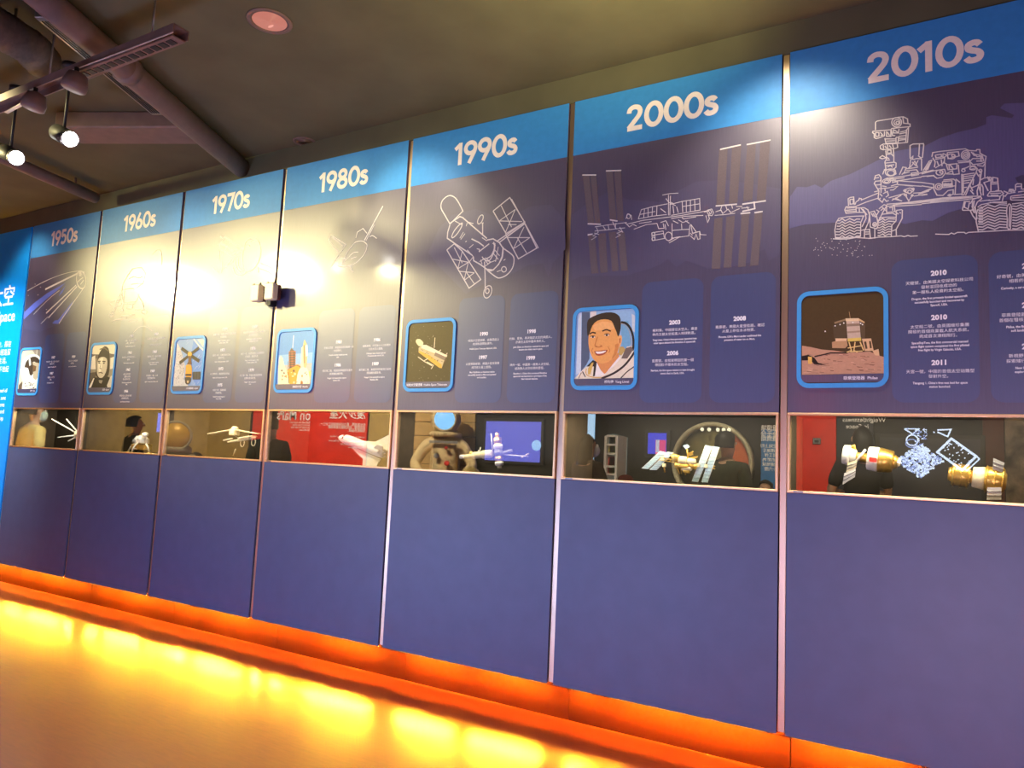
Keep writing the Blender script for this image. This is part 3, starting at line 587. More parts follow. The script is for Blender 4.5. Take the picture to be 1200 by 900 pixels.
q.p((198, 168, 92), [(478, 440), (520, 440), (545, 470), (500, 530), (470, 520)]).p((120, 105, 92), [(545, 455), (600, 440), (620, 470), (560, 560), (500, 560)])
q.p((222, 150, 84), [(250, 590), (470, 500), (480, 540), (400, 660), (330, 715), (280, 660)])
q.p((240, 235, 220), [(255, 600), (300, 690), (340, 720), (290, 735), (235, 740), (230, 660)]).p((244, 236, 220), [(480, 540), (490, 560), (420, 640), (350, 700), (420, 610)])
q.p((58, 48, 36), [(150, 640), (215, 575), (255, 590), (235, 735), (215, 740), (225, 640), (190, 640)]).p((215, 180, 90), [(165, 660), (205, 600), (222, 600), (190, 720), (165, 720)])
q.l((60, 50, 42), smooth_pts([(300, 760), (420, 710), (520, 640), (590, 560), (635, 490)]), .012).l((60, 50, 42), smooth_pts([(480, 775), (550, 700), (630, 640)]), .006).l((215, 170, 80), smooth_pts([(150, 660), (150, 720), (220, 748), (300, 750)]), .005)
q.l((70, 60, 50), [(110, 690), (140, 745)], .006).l((90, 80, 60), [(70, 760), (100, 700)], .004)
q.p((238, 170, 92), smooth_pts([(172, 330), (170, 400), (182, 480), (215, 560), (265, 600), (330, 608), (400, 575), (455, 520), (480, 430), (482, 340), (455, 230), (380, 170), (270, 175), (200, 240), (172, 330)], 3))
q.p((246, 186, 112), smooth_pts([(215, 230), (300, 190), (400, 200), (430, 260), (330, 270), (240, 280), (215, 230)], 2))
q.p((62, 50, 34), smooth_pts([(160, 330), (155, 240), (165, 175), (210, 140), (300, 105), (400, 95), (460, 115), (492, 160), (495, 260), (470, 340), (455, 300), (430, 240), (400, 180), (330, 165), (260, 180), (210, 230), (185, 300), (170, 330)], 2))
q.p((240, 180, 110), smooth_pts([(470, 340), (500, 325), (508, 370), (492, 430), (468, 440), (470, 340)], 2)).p((205, 120, 60), [(478, 360), (495, 350), (492, 400), (478, 410)])
q.l((70, 50, 32), smooth_pts([(182, 315), (210, 298), (245, 305)]), .008).l((70, 50, 32), smooth_pts([(310, 285), (350, 270), (395, 285)]), .008)
q.p((250, 235, 210), smooth_pts([(190, 345), (215, 335), (238, 342), (215, 354), (190, 345)], 2)).p((250, 235, 210), smooth_pts([(330, 325), (355, 315), (380, 322), (355, 336), (330, 325)], 2))
q.p((40, 28, 20), ell(215, 344, 11, 9, 0, 10)).p((40, 28, 20), ell(354, 325, 12, 10, 0, 10)).l((90, 55, 30), [(188, 338), (215, 331), (240, 338)], .004).l((90, 55, 30), [(328, 318), (354, 309), (384, 318)], .004)
q.l((205, 125, 62), smooth_pts([(262, 340), (240, 410), (238, 435), (270, 445), (310, 435)]), .006).p((190, 105, 55), ell(250, 437, 10, 5, 0, 8)).p((190, 105, 55), ell(298, 432, 10, 5, 0, 8))
q.p((176, 84, 52), smooth_pts([(228, 485), (290, 480), (362, 472), (335, 515), (280, 532), (245, 522), (228, 485)], 2)).p((250, 240, 220), smooth_pts([(240, 490), (300, 488), (350, 480), (320, 505), (260, 512), (240, 490)], 2))
q.l((205, 125, 62), smooth_pts([(215, 455), (205, 480), (215, 510)]), .004).l((205, 125, 62), smooth_pts([(365, 440), (385, 475), (375, 500)]), .004).p((215, 140, 72), smooth_pts([(440, 420), (478, 410), (450, 520), (400, 570), (430, 500), (440, 420)], 2))
# 2010s lander on a comet
q = newpic(6, (930, 330), 6.925, (78, 60, 28))
q.p((196, 150, 112), [(68, 520), (140, 532), (230, 552), (330, 560), (430, 575), (520, 575), (620, 568), (690, 600), (755, 618), (755, 768), (68, 772)])
for i in range(70):
    x, y = 80 + random.random() * 660, 590 + random.random() * 165
    if y < 560 + max(0, x - 560) * .3: continue
    q.l(random.choice(((150, 108, 78), (225, 180, 140), (120, 84, 58))), [(x, y), (x + 14 + random.random() * 34, y + random.random() * 8)], .0012 + random.random() * .0018)
q.p((40, 28, 14), [(68, 605), (120, 595), (170, 620), (200, 660), (270, 680), (170, 672), (140, 640), (68, 640)]).p((235, 190, 90), [(118, 610), (150, 612), (150, 668), (120, 668)]).l((50, 36, 20), [(170, 610), (300, 580), (440, 580)], .006)
q.p((88, 72, 44), [(320, 360), (425, 310), (430, 480), (330, 470)]).p((150, 125, 85), [(330, 330), (425, 302), (425, 316), (335, 345)]).p((232, 205, 150), [(422, 300), (530, 298), (530, 322), (425, 322)])
q.p((205, 182, 150), [(428, 322), (535, 322), (548, 478), (440, 486)]).p((150, 128, 98), [(432, 345), (536, 340), (538, 360), (434, 366)]).p((170, 145, 112), [(436, 405), (540, 398), (541, 412), (438, 420)]).p((225, 198, 90), [(440, 462), (548, 455), (550, 482), (440, 488)])
q.p((215, 180, 120), [(530, 300), (578, 328), (575, 340), (530, 318)]).p((98, 80, 50), [(540, 330), (582, 345), (580, 470), (550, 470)]).p((190, 150, 100), [(312, 492), (430, 462), (440, 520), (420, 542), (315, 540)]).p((232, 195, 140), [(340, 462), (435, 462), (430, 482), (342, 486)])
q.p((225, 185, 130), [(555, 465), (630, 462), (650, 560), (690, 548), (698, 605), (660, 598), (640, 562), (580, 565)]).p((90, 70, 40), [(572, 490), (590, 486), (600, 545), (585, 548)]).p((90, 70, 40), [(612, 484), (628, 484), (636, 540), (620, 542)])
for a in ([(450, 490), (470, 560), (430, 575)], [(500, 490), (490, 560), (520, 575)], [(540, 490), (570, 560)], [(440, 540), (560, 520)], [(460, 570), (560, 565)]): q.l((235, 200, 120), a, .005)
q.l((180, 150, 100), [(460, 298), (452, 245)], .0025)
for x, y in ((338, 360), (378, 350), (408, 338), (482, 333), (545, 340), (560, 350), (258, 405)): q.p((250, 245, 225), ell(x, y, 6, 6, 0, 8))
# 1990s telescope in space
q = newpic(4, (470, 365), 6.667, (92, 80, 38))
for i in range(70):
    x, y = 80 + random.random() * 345, 95 + random.random() * 460
    r = .8 + random.random() * 1.8; q.p((215, 200, 165), [(x - r, y), (x, y - r), (x + r, y), (x, y + r)])
q.p((235, 220, 160), smooth_pts([(118, 240), (122, 220), (150, 217), (178, 245), (165, 268), (140, 270), (118, 240)], 2)).p((205, 185, 130), [(140, 285), (170, 262), (365, 345), (345, 395), (320, 445), (140, 320)]).p((240, 225, 180), [(165, 262), (200, 262), (365, 345), (350, 362), (160, 285)])
q.p((228, 178, 70), [(142, 305), (230, 345), (320, 415), (322, 445), (300, 440), (142, 322)]).p((150, 128, 96), [(270, 320), (350, 355), (345, 385), (262, 345)]).p((110, 90, 50), [(320, 445), (362, 375), (355, 350), (335, 400)])
for a in ([(135, 355), (180, 388), (212, 368)], [(205, 395), (255, 422), (238, 450)], [(180, 388), (245, 425)], [(262, 285), (268, 205)], [(290, 320), (315, 300)], [(350, 345), (365, 325)]): q.l((232, 215, 165), a, .006)
for i in range(14):
    x = 160 + random.random() * 170; q.p((120, 95, 50), ell(x, 290 + (x - 160) * .55 + random.random() * 30, 4, 3, 0, 6))
# 1980s rocket launch
q = newpic(3, (315, 375), 8.0, (110, 160, 205))
q.p((150, 190, 215), [(95, 330), (470, 300), (450, 480), (90, 500)]).p((205, 190, 170), [(90, 430), (450, 400), (440, 500), (90, 540)])
q.p((245, 232, 180), smooth_pts([(88, 620), (100, 360), (130, 350), (150, 430), (190, 520), (210, 620)], 2)).p((240, 170, 60), smooth_pts([(170, 470), (240, 430), (300, 430), (290, 620), (200, 620)], 2)).p((250, 205, 110), smooth_pts([(350, 500), (400, 475), (440, 500), (432, 620), (350, 620)], 2))
q.p((252, 240, 195), smooth_pts([(260, 620), (270, 520), (300, 450), (360, 450), (385, 540), (390, 620)], 2)).p((180, 110, 40), [(300, 575), (322, 575), (322, 622), (300, 622)]).p((210, 140, 50), smooth_pts([(385, 620), (392, 560), (432, 540), (430, 622)], 2))
q.p((120, 95, 70), [(190, 310), (215, 262), (255, 300), (250, 430), (195, 460)])
for y in range(300, 450, 22): q.l((205, 110, 60), [(188, y), (258, y - 4)], .005)
q.l((80, 66, 52), [(205, 300), (208, 450)], .006).l((80, 66, 52), [(240, 300), (240, 440)], .006)
q.l((245, 240, 225), [(237, 145), (232, 200), (228, 262)], .006).l((90, 76, 60), [(185, 390), (190, 600)], .005).l((110, 86, 60), [(255, 420), (300, 440)], .005)
q.p((235, 220, 180), [(308, 262), (322, 250), (330, 440), (304, 440)]).p((222, 190, 130), smooth_pts([(322, 250), (332, 200), (341, 188), (352, 210), (362, 250), (360, 420), (330, 440), (322, 250)], 2)).p((250, 245, 230), [(345, 240), (365, 232), (368, 330), (352, 345)]).p((150, 118, 76), [(332, 235), (340, 235), (342, 400), (334, 410)])
for i in range(26):
    q.p(random.choice(((225, 150, 60), (250, 225, 160), (120, 86, 50), (200, 170, 110))), ell(100 + random.random() * 330, 470 + random.random() * 140, 4 + random.random() * 9, 4 + random.random() * 9, 0, 8))
# 1970s orbital workshop over the sea
q = newpic(2, (195, 375), 9.0, (150, 180, 205))
q.p((120, 158, 205), [(290, 205), (410, 330), (390, 620), (330, 720), (250, 560), (270, 330)]).p((222, 216, 192), smooth_pts([(115, 240), (150, 300), (200, 480), (190, 620), (240, 712), (80, 712), (100, 440), (115, 240)], 2)).l((225, 220, 205), [(290, 200), (360, 290), (408, 330)], .012).p((215, 214, 190), [(330, 205), (412, 205), (410, 310)])
for i in range(150):
    x, y = 90 + random.random() * 100, 300 + random.random() * 400
    q.p(random.choice(((150, 140, 110), (240, 236, 214), (176, 168, 140))), ell(x, y, 2 + random.random() * 4, 2 + random.random() * 4, 0, 6))
for i in range(26):
    x, y = 150 + random.random() * 230, 230 + random.random() * 470
    q.l((190, 205, 220), [(x, y), (x + 22, y - 26)], .004)
for a, b in (((165, 300), (240, 355)), ((350, 295), (270, 355)), ((145, 455), (235, 385)), ((352, 435), (268, 380))): q.l((70, 56, 36), [a, b], .028)
q.p((236, 180, 70), ell(253, 360, 22, 26, 0, 14)).p((120, 80, 36), [(238, 380), (268, 380), (268, 440), (275, 470), (220, 470), (238, 440)]).p((240, 170, 50), smooth_pts([(212, 480), (240, 470), (272, 485), (275, 560), (268, 610), (210, 600), (207, 560), (212, 480)], 2))
q.p((60, 48, 34), [(208, 570), (272, 570), (270, 590), (206, 590)]).p((86, 68, 46), smooth_pts([(200, 605), (262, 605), (262, 650), (235, 682), (205, 665), (200, 605)], 2)).p((232, 200, 140), [(222, 640), (245, 640), (238, 665), (225, 665)]).p((72, 66, 58), [(285, 548), (368, 545), (365, 628), (282, 628)]).l((130, 120, 100), [(312, 548), (310, 628)], .003).l((130, 120, 100), [(340, 546), (338, 628)], .003)
# 1960s black and white portrait of a person in a leather cap
q = newpic(1, (95, 380), 9.4737, (150, 140, 112))
q.p((225, 220, 180), [(120, 225), (400, 215), (385, 330), (118, 335)]).p((110, 100, 84), [(110, 330), (200, 340), (200, 380), (108, 380)]).p((110, 100, 84), [(310, 320), (385, 340), (380, 370), (310, 370)]).p((232, 224, 190), [(115, 370), (160, 345), (165, 500), (104, 500)]).p((225, 218, 185), [(330, 375), (370, 360), (360, 490), (325, 500)])
q.p((90, 80, 62), [(100, 540), (170, 530), (165, 600), (90, 690)])
q.p((46, 38, 26), smooth_pts([(85, 715), (110, 640), (165, 590), (230, 600), (300, 580), (340, 620), (362, 700), (356, 720), (85, 722)], 2)).p((235, 228, 196), [(85, 715), (100, 680), (140, 600), (152, 600), (120, 690), (100, 722)]).p((210, 200, 170), [(290, 680), (335, 570), (362, 580), (345, 700), (300, 712)]).p((150, 142, 116), [(200, 620), (245, 622), (230, 660), (205, 650)])
q.p((60, 48, 34), smooth_pts([(165, 560), (180, 440), (195, 350), (230, 280), (265, 245), (305, 265), (320, 330), (320, 450), (310, 560), (260, 600), (190, 600), (165, 560)], 2))
q.p((205, 196, 160), smooth_pts([(180, 480), (185, 420), (205, 375), (250, 362), (290, 385), (295, 450), (280, 530), (245, 590), (205, 592), (182, 550), (180, 480)], 2)).p((235, 228, 192), smooth_pts([(195, 440), (215, 385), (250, 375), (240, 440), (225, 520), (200, 540), (195, 440)], 2))
q.l((70, 58, 40), [(190, 415), (222, 410)], .010).l((70, 58, 40), [(240, 412), (275, 415)], .010).p((40, 32, 22), ell(207, 430, 11, 7, 0, 10)).p((40, 32, 22), ell(257, 432, 11, 7, 0, 10)).l((120, 108, 82), [(225, 430), (212, 490), (232, 495)], .006).l((92, 74, 54), [(198, 540), (222, 535), (245, 545)], .009).l((110, 96, 70), [(210, 250 + 30), (262, 262), (310, 300)], .010)
# 1950s picture of a small animal head in a round white helmet
q = newpic(0, (15, 400), 12.0, (196, 184, 150))
q.p((150, 136, 112), [(270, 110), (415, 105), (400, 250), (330, 200)]).l((206, 196, 162), [(345, 110), (340, 190)], .012).l((120, 104, 84), [(375, 110), (372, 200)], .008)
q.p((238, 232, 200), smooth_pts([(120, 450), (125, 340), (170, 240), (250, 190), (340, 190), (395, 240), (405, 340), (380, 480), (350, 600), (200, 610), (140, 540), (120, 450)], 2))
q.p((74, 58, 40), smooth_pts([(165, 370), (190, 290), (250, 230), (320, 215), (375, 255), (392, 310), (330, 300), (290, 290), (300, 420), (270, 480), (240, 470), (220, 380), (165, 370)], 2)).p((232, 226, 196), [(228, 250), (252, 235), (262, 330), (238, 350)]).p((190, 170, 130), [(285, 290), (390, 310), (375, 480), (330, 545), (290, 520)])
q.p((120, 88, 52), [(285, 330), (335, 350), (325, 420), (290, 430)]).p((230, 222, 190), smooth_pts([(125, 460), (220, 440), (300, 545), (360, 560), (350, 685), (130, 690), (150, 590), (125, 460)], 2)).p((96, 78, 56), [(88, 620), (140, 560), (130, 690), (86, 690)])
for i in range(16): q.l((84, 66, 46), [(140 + random.random() * 200, 570 + random.random() * 110), (150 + random.random() * 200, 570 + random.random() * 110)], .003) if i < 3 else q.p((84, 66, 46), ell(140 + random.random() * 200, 570 + random.random() * 110, 6, 10, 0, 6))

# ------------------------------------------------------------------ lettering blocks: (x px, y px of the year, year, Chinese lines, English lines)
TXT = {
 6: [(1100, 319.5, '2010', ['天龍號，由美國太空探索科技公司', '發射並回收成功的', '第一艘私人投資的太空船。'], ['Dragon, the first privately funded spacecraft', 'successfully launched and recovered by', 'SpaceX, USA.']),
     (1100.5, 371.5, '2010', ['太空船二號，由英國維珍集團', '開發的首個商業載人航天系統，', '完成首次滑翔飛行。'], ['SpaceShipTwo, the first commercial manned', 'space flight system completed the first piloted', 'free flight by Virgin Galactic, USA.']),
     (1101, 424.5, '2011', ['天宮一號，中國的首個太空站雛型', '發射升空。'], ['Tiangong 1, China’s first test bed for space', 'station launched.']),
     (1208, 311, '2012', ['好奇號，由美國研製大小與汽車', '相若的火星探測車。'], ['Curiosity, a car-sized rover landed on Mars,']),
     (1208, 357, '2014', ['菲萊登陸器，歐洲太空總署', '首個在彗核上著陸的探測器。'], ['Philae, the first spacecraft to make a', 'soft landing on a comet, ESA.']),
     (1208, 405.5, '2015', ['新視野號，美國首個', '探索矮行星的探測器。'], ['New Horizons, first to', 'explore the Pluto, USA.'])],
 5: [(791, 377.5, '2003', ['楊利偉，中國首位太空人，乘坐', '神舟五號太空船進入地球軌道。'], ['Yang Liwei, China’s first astronaut, launched into', 'outer space aboard the Shenzhou 5 spacecraft.']),
     (788.5, 413.5, '2006', ['星塵號，由彗星帶回的第一個', '帶回粒子樣本的太空船。'], ['Stardust, the first space mission to have brought', 'comet dust to Earth, USA.']),
     (867, 373, '2008', ['鳳凰號，美國火星登陸器，確認', '火星上存在水冰物質。'], ['Phoenix, USA’s Mars Lander confirmed the', 'presence of water ice on Mars.'])],
 4: [(567.2, 391, '1990', ['哈勃太空望遠鏡，由美國送上', '地球軌道開始運作。'], ['Hubble Space Telescope deployed, USA.']),
     (566, 418.5, '1997', ['火星探路者號，美國火星探測車', '成功在火星上登陸。'], ['Mars Pathfinder, an American vehicle', 'successfully landed on Mars and operated', 'on its surface.']),
     (623, 388, '1998', ['約翰．葛倫，再次踏足太空的美國人，', '亦是在太空中最年長的人。'], ['John Glenn, an American, returned to space and', 'became the oldest man in space.']),
     (622, 419.2, '1999', ['神舟一號，中國第一艘無人太空船，', '成為無人太空任務的里程。'], ['Shenzhou 1, China’s first unmanned Shenzhou', 'spacecraft was launched as a prototype of the', 'later manned missions.'])],
 3: [(397.5, 400.5, '1981', ['哥倫比亞號，美國首架穿梭機第一次', '升空飛行。'], ['Columbia, the first Shuttle launched,', 'USA.']), (396, 427.5, '1986', ['航行者二號，美國首個飛越天王星的', '探測器拍攝影像。'], ['Voyager 2, the spacecraft to explore', 'Uranus, USA.']),
     (442, 398, '1986', ['挑戰者號，升空後七十三秒爆炸', '七名太空人遇難。'], ['Challenger Space Shuttle exploded', '73 seconds after lift-off, USA.']), (440, 426, '1989', ['航行者二號，美國首個飛越海王星的', '探測器拍攝影像。'], ['Voyager 2, the spacecraft to explore', 'Neptune, USA.'])],
 2: [(263.9, 385.5, '1970', ['金星七號，首個在其他行星軟著陸', '的探測器。'], ['Venera 7, the first to land on', 'another planet, USSR.']), (261.3, 410, '1971', ['禮炮一號，人類首個太空站，', '發射升空。'], ['Salyut 1, first space station, USSR.']), (259, 432, '1973', ['天空實驗室，美國首個太空站。'], ['Skylab, the first space station, USA.']), (257.9, 451, '1975', ['金星九號，拍攝金星', '表面影像。'], ['Venera 9 returned images of', 'Venus, USSR.']),
     (299, 383, '1975', ['阿波羅與聯盟號對接，美蘇合作', '首次對接飛行。'], ['Apollo-Soyuz, the first international', 'docking of spacecraft.']), (296.7, 408, '1976', ['維京一號，美國首個在火星著陸的', '探測器，傳回影像。'], ['Viking 1, the first lander on Mars', 'to return pictures, USA.']), (294.7, 433.5, '1979', ['航行者一號，飛越木星的探測器', '拍攝木星環影像。'], ['Voyager 1 flew past Jupiter,', 'USA.'])],
 1: [(154.4, 393.5, '1961', ['尤里，首位進入太空的', '人類，環繞地球。'], ['The first man in space, USSR.']), (152.5, 413, '1963', ['首位進入太空的女太空人，', '蘇聯。'], ['The first woman in space, USSR.']), (150.4, 433, '1965', ['首次太空漫步，', '離開太空船', '在太空中行走。'], ['The first space walk in orbit,', 'USSR.']), (148, 458.2, '1966', ['月球九號，首次在月球', '上軟著陸探測。'], ['Luna 9 landed on the Moon.']),
     (183.5, 391.2, '1968', ['阿波羅八號，首次載人環繞月球', '飛行任務。'], ['Apollo 8 orbited the Moon, USA.']), (181.6, 412, '1968', ['探測器五號，繞過月球後', '返回地球。'], ['Zond 5 travelled round the', 'Moon and returned.']), (179, 434.5, '1969', ['阿波羅十一號，人類', '首次登陸月球。'], ['Apollo 11 landed on the Moon, USA.'])],
 0: [(62.7, 418.8, '1957', ['史普尼克一號，首個人造衛星', '發射升空。'], ['Sputnik 1, first satellite, USSR.']), (60.7, 437.3, '1957', ['首隻進入太空的', '小狗。'], ['First dog in orbit, USSR.']), (86.5, 417.8, '1959', ['月球二號，首個撞月', '探測器。'], ['Luna 2 reached the Moon.'])],
}
CAPT = ['萊卡  Laika', '尤里  Gagarin', '太空實驗室  Skylab', '穿梭機升空  Shuttle', '哈勃太空望遠鏡  Hubble Space Telescope', '楊利偉  Yang Liwei', '菲萊登陸器  Philae']
pl = ['navy 1950s timeline panel with a round satellite trailing rods drawn in white', 'navy 1960s timeline panel with a spidery moon lander drawn in white', 'navy 1970s timeline panel with a box and dish probe drawn in white',
      'navy 1980s timeline panel with a long thin boom drawn in white', 'navy 1990s timeline panel with a telescope and two solar wings drawn in white', 'navy 2000s timeline panel with tan solar arrays and a smiling portrait',
      'navy 2010s timeline panel with a six-wheeled rover drawn in white']
dn = ['round satellite drawing', 'moon lander drawing', 'dish probe drawing', 'long boom probe drawing', 'orbiting telescope drawing', 'space station drawing', 'rover drawing']
pn = ['photograph of a pale round helmet', 'black and white portrait in a leather cap', 'photograph of an orange and white orbiting workshop', 'photograph of a rocket launch', 'photograph of a telescope among stars', 'portrait of a smiling person in a white pressure suit', 'photograph of a lander on a stony slope']
for k in range(7):
    x0, x1 = k * W + G, (k + 1) * W - G
    root = thing('timeline_panel', pl[k], 'panel', ((x0 + x1) / 2, 0, WT), 'timeline panels of the decades')
    MB().box(x0, x1, 0, .03, WT + .004, TOPZ, M_board).build('board', M_board, root)
    hb = MB().box(x0, x1, -.0012, -.0001, HB, TOPZ - .001, M_head).build('header_band', M_head, root); hb['label'] = 'azure header band'
    mb = MB(); numerals(mb, decade[k], .150, x0 + .615 - G, -.0018, HB + .083)
    mb.build('decade_lettering', M_cream, hb)
    if k in WS: WS[k].build('brush_wash', M_wash if k == 6 else M_wash2, root)
    if k == 0: BM.build('light_beam', M_beam, root)
    if k == 5:
        for a_ in AR: a_.build('array_print', M_array, root)
    d = DR[k].build('line_drawing', M_line, root); d['label'] = dn[k]
    # the two bluer text columns
    ztop = FZ + (2.30 if k in (1, 2) else 2.22)
    for a, b in ((.475, .815), (.855, 1.18)):
        flat_mb = MB(); flat(flat_mb, rrect(k * W + a, k * W + b, FZ + 1.56, ztop, .05), -.0010); flat_mb.build('text_column', M_colm, root)
    fx0, fx1 = inner(k)
    fr = MB(); P = rrect(fx0, fx1, FZ + 1.63, FZ + 2.103, .055); Qi = rrect(fx0 + .020, fx1 - .020, FZ + 1.652, FZ + 2.082, .036); n = len(P)
    fr.add([(a, -.0085, b) for a, b in P] + [(a, -.0085, b) for a, b in Qi] + [(a, -.0002, b) for a, b in P] + [(a, -.0002, b) for a, b in Qi],
           [(i, (i + 1) % n, n + (i + 1) % n, n + i) for i in range(n)] + [(i, 2 * n + i, 2 * n + (i + 1) % n, (i + 1) % n) for i in range(n)] + [(n + i, n + (i + 1) % n, 3 * n + (i + 1) % n, 3 * n + i) for i in range(n)])
    fo = fr.build('photo_border', M_border, root)
    q = PIC[k]; po = q.mb.build('photograph', None, fo); po['label'] = pn[k]
    cb = MB(); flat(cb, [(fx0 + .03, FZ + 1.656), (fx1 - .03, FZ + 1.656), (fx1 - .021, FZ + 1.675), (fx1 - .020, FZ + 1.694), (fx0 + .020, FZ + 1.694), (fx0 + .021, FZ + 1.675)], -.0072); cb.build('caption_bar', M_board, fo)
    ct = MB(); add_text(ct, CAPT[k], .0185, fx1 - .045, -.0080, FZ + 1.668, 'RIGHT', .012); ct.build('caption_lettering', M_white, fo)
    for px, py, yr, zh, en in TXT[k]:
        tb = MB(); X, Zc = w2(px, py)
        add_text(tb, yr, .031, X, -.0030, Zc - .012, 'CENTER', .045)
        z = Zc - .047; S = .0205
        for t in zh: add_text(tb, t, S * .86, X, -.0030, z, 'CENTER', .0); z -= .0222
        z -= .0062
        for t in en: add_text(tb, t, .0145, X, -.0030, z, 'CENTER', .02, sx=.84); z -= .0165
        tb.build('text_block', M_white, root)
# ------------------------------------------------------------------ glass cases in the wall
CD = .42        # depth of a case
MODEL = ['round satellite', 'moon lander', 'long-winged probe', 'white space shuttle', 'white and gold station', 'blue-winged space station', 'two docking spacecraft']
for k in range(7):
    x0, x1 = k * W + G, (k + 1) * W - G
    c = thing('display_case', 'brass-framed glass case in the wall holding the %s model%s' % (MODEL[k], 's' if k == 6 else ''), 'display case', ((x0 + x1) / 2, .05, WB), 'glass cases in the wall')
    MB().box(x0, x1, CD, CD + .012, WB - .02, WT + .02).build('back_panel', M_dark, c)
    MB().box(x0 - .012, x0, .031, CD, WB - .02, WT + .02).build('side_panel', M_jamb, c)
    MB().box(x1, x1 + .012, .031, CD, WB - .02, WT + .02).build('side_panel', M_jamb, c)
    MB().box(x0, x1, .031, CD, WT + .006, WT + .02).build('case_ceiling', M_dark, c)
    MB().box(x0, x1, .031, CD, WB - .02, WB - .006).build('case_floor', M_dark, c)
    MB().box(x0 + .012, x1 - .012, .006, .010, WB + .004, WT - .006).build('glass_pane', M_glass, c)
    f = MB(); t = .012
    f.box(x0, x1, -.004, .03, WT - t + .003, WT + .003, M_brass, .002); f.box(x0, x1, -.004, .03, WB - .005, WB + t - .005, M_brass, .002)
    f.box(x0, x0 + t + .002, -.003, .029, WB + t - .005, WT - t + .003, M_brass, .002); f.box(x1 - t - .002, x1, -.003, .029, WB + t - .005, WT - t + .003, M_brass, .002)
    f.build('frame', M_brass, c)
    b = MB(); b.box(x0 + .03, x0 + .075, -.0065, -.004, WB - .004, WB + .006, M_steel, .001); b.build('frame_clip', M_steel, c)
    la = bpy.data.lights.new('case_light', 'AREA'); la.shape = 'RECTANGLE'; la.size = W * .8; la.size_y = .06
    la.energy = CASE_E[k]; la.color = (1, .90, .66)
    lo = bpy.data.objects.new('case_light', la); COL.objects.link(lo); lo.location = ((x0 + x1) / 2, .07, WT - .008); lo.rotation_euler = (math.radians(22), 0, 0)

def mount(root, p, drop=None):
    """thin dark rod that carries a model from the back of the case"""
    MB().tube([p, (p[0], CD - .001, p[2])], .004, M_rod, 8).build('mount_rod', M_rod, root)
# --- 1950s: polished sphere with four rod antennas
S = at(93.5, 509.5, .20)
m = thing('satellite_model', 'small round satellite model with long white rod antennas in the 1950s case', 'model', S)
MB().ball(S, .050, M_cream_p, 24).build('sphere', M_cream_p, m)
MB().lathe([(.0505, -.004), (.0515, 0), (.0505, .004)], S, (.4, 0, 1), M_steel, 24).build('seam_ring', M_steel, m)
for px, py in ((61, 491.3), (78, 491.2), (68, 512.5), (80, 517)):
    e = at(px, py, .15 if py < 500 else .19)
    MB().tube([S + (e - S) * .15, e], [.0075, .005], M_whitep, 8).build('antenna', M_whitep, m)
MB().tube([S - Vector((0, 0, .045)), at(88, 527, .2)], .005, M_whitep, 8).build('stand', M_whitep, m); mount(m, S + Vector((0, .045, 0)))
# --- 1960s: moon lander
B = at(165, 531, .17)
m = thing('lander_model', 'white and gold moon lander model on spread legs in the 1960s case', 'model', B)
def prism(c, r, h0, h1, n, mm, r2=None, rot=0, sy=1.0):
    r2 = r if r2 is None else r2
    mb = MB(); a = [Vector(c) + Vector((r * math.cos(rot + 2 * PI * i / n), r * sy * math.sin(rot + 2 * PI * i / n), h0)) for i in range(n)]
    b = [Vector(c) + Vector((r2 * math.cos(rot + 2 * PI * i / n), r2 * sy * math.sin(rot + 2 * PI * i / n), h1)) for i in range(n)]
    return mb._rings([a, b], mm, False)
prism(B, .085, .030, .075, 8, M_gold).build('descent_stage', M_gold, m)
prism(B, .028, .0, .030, 12, M_grey, .018).build('engine_bell', M_grey, m)
a = MB()
def hexr(r, h): return [B + Vector((r * math.cos(.3 + PI * i / 3), r * math.sin(.3 + PI * i / 3), h)) for i in range(6)]
a._rings([hexr(.050, .078), hexr(.066, .088), hexr(.062, .122), hexr(.032, .150)], M_whitep, False)
a.build('ascent_stage', M_whitep, m)
MB().lathe([(.018, 0), (.02, .004), (.016, .012)], B + Vector((-.02, -.055, .10)), (0, -1, 0), M_grey, 12).build('hatch', M_grey, m)
MB().lathe([(.003, 0), (.016, .004), (.028, .014)], B + Vector((.055, -.01, .155)), (.5, -.4, .6), M_whitep, 16).build('dish_antenna', M_whitep, m)
MB().tube([B + Vector((-.05, 0, .148)), B + Vector((.09, -.02, .160))], .006, M_whitep, 8).build('top_beam', M_whitep, m)
for sx, sy in ((-1, -.25), (1, -.25), (-.35, 1), (.35, -1)):
    d = Vector((sx, sy * .6, 0)).normalized()
    g = MB(); g.tube([B + d * .075 + Vector((0, 0, .085)), B + d * .125 + Vector((0, 0, .055)), B + d * .155 + Vector((0, 0, .006))], .0065, M_whitep, 8)
    g.tube([B + d * .08 + Vector((0, 0, .035)), B + d * .135 + Vector((0, 0, .04))], .004, M_whitep, 6)
    lg = g.build('leg', M_whitep, m)
    MB().lathe([(.012, 0), (.021, .002), (.021, .006), (.006, .009)], B + d * .158 - Vector((0, 0, .001)), (0, 0, 1), M_gold, 14).build('foot_pad', M_gold, lg)
    MB().tube([B + d * .062 + Vector((0, 0, .150)), B + d * .095 + Vector((0, 0, .118))], .005, M_whitep, 6).build('thruster_arm', M_whitep, m)
MB().box(B.x - .2, B.x + .2, .09, .26, WB - .006, B.z - .001, M_dark, .003).build('plinth', M_dark, m)
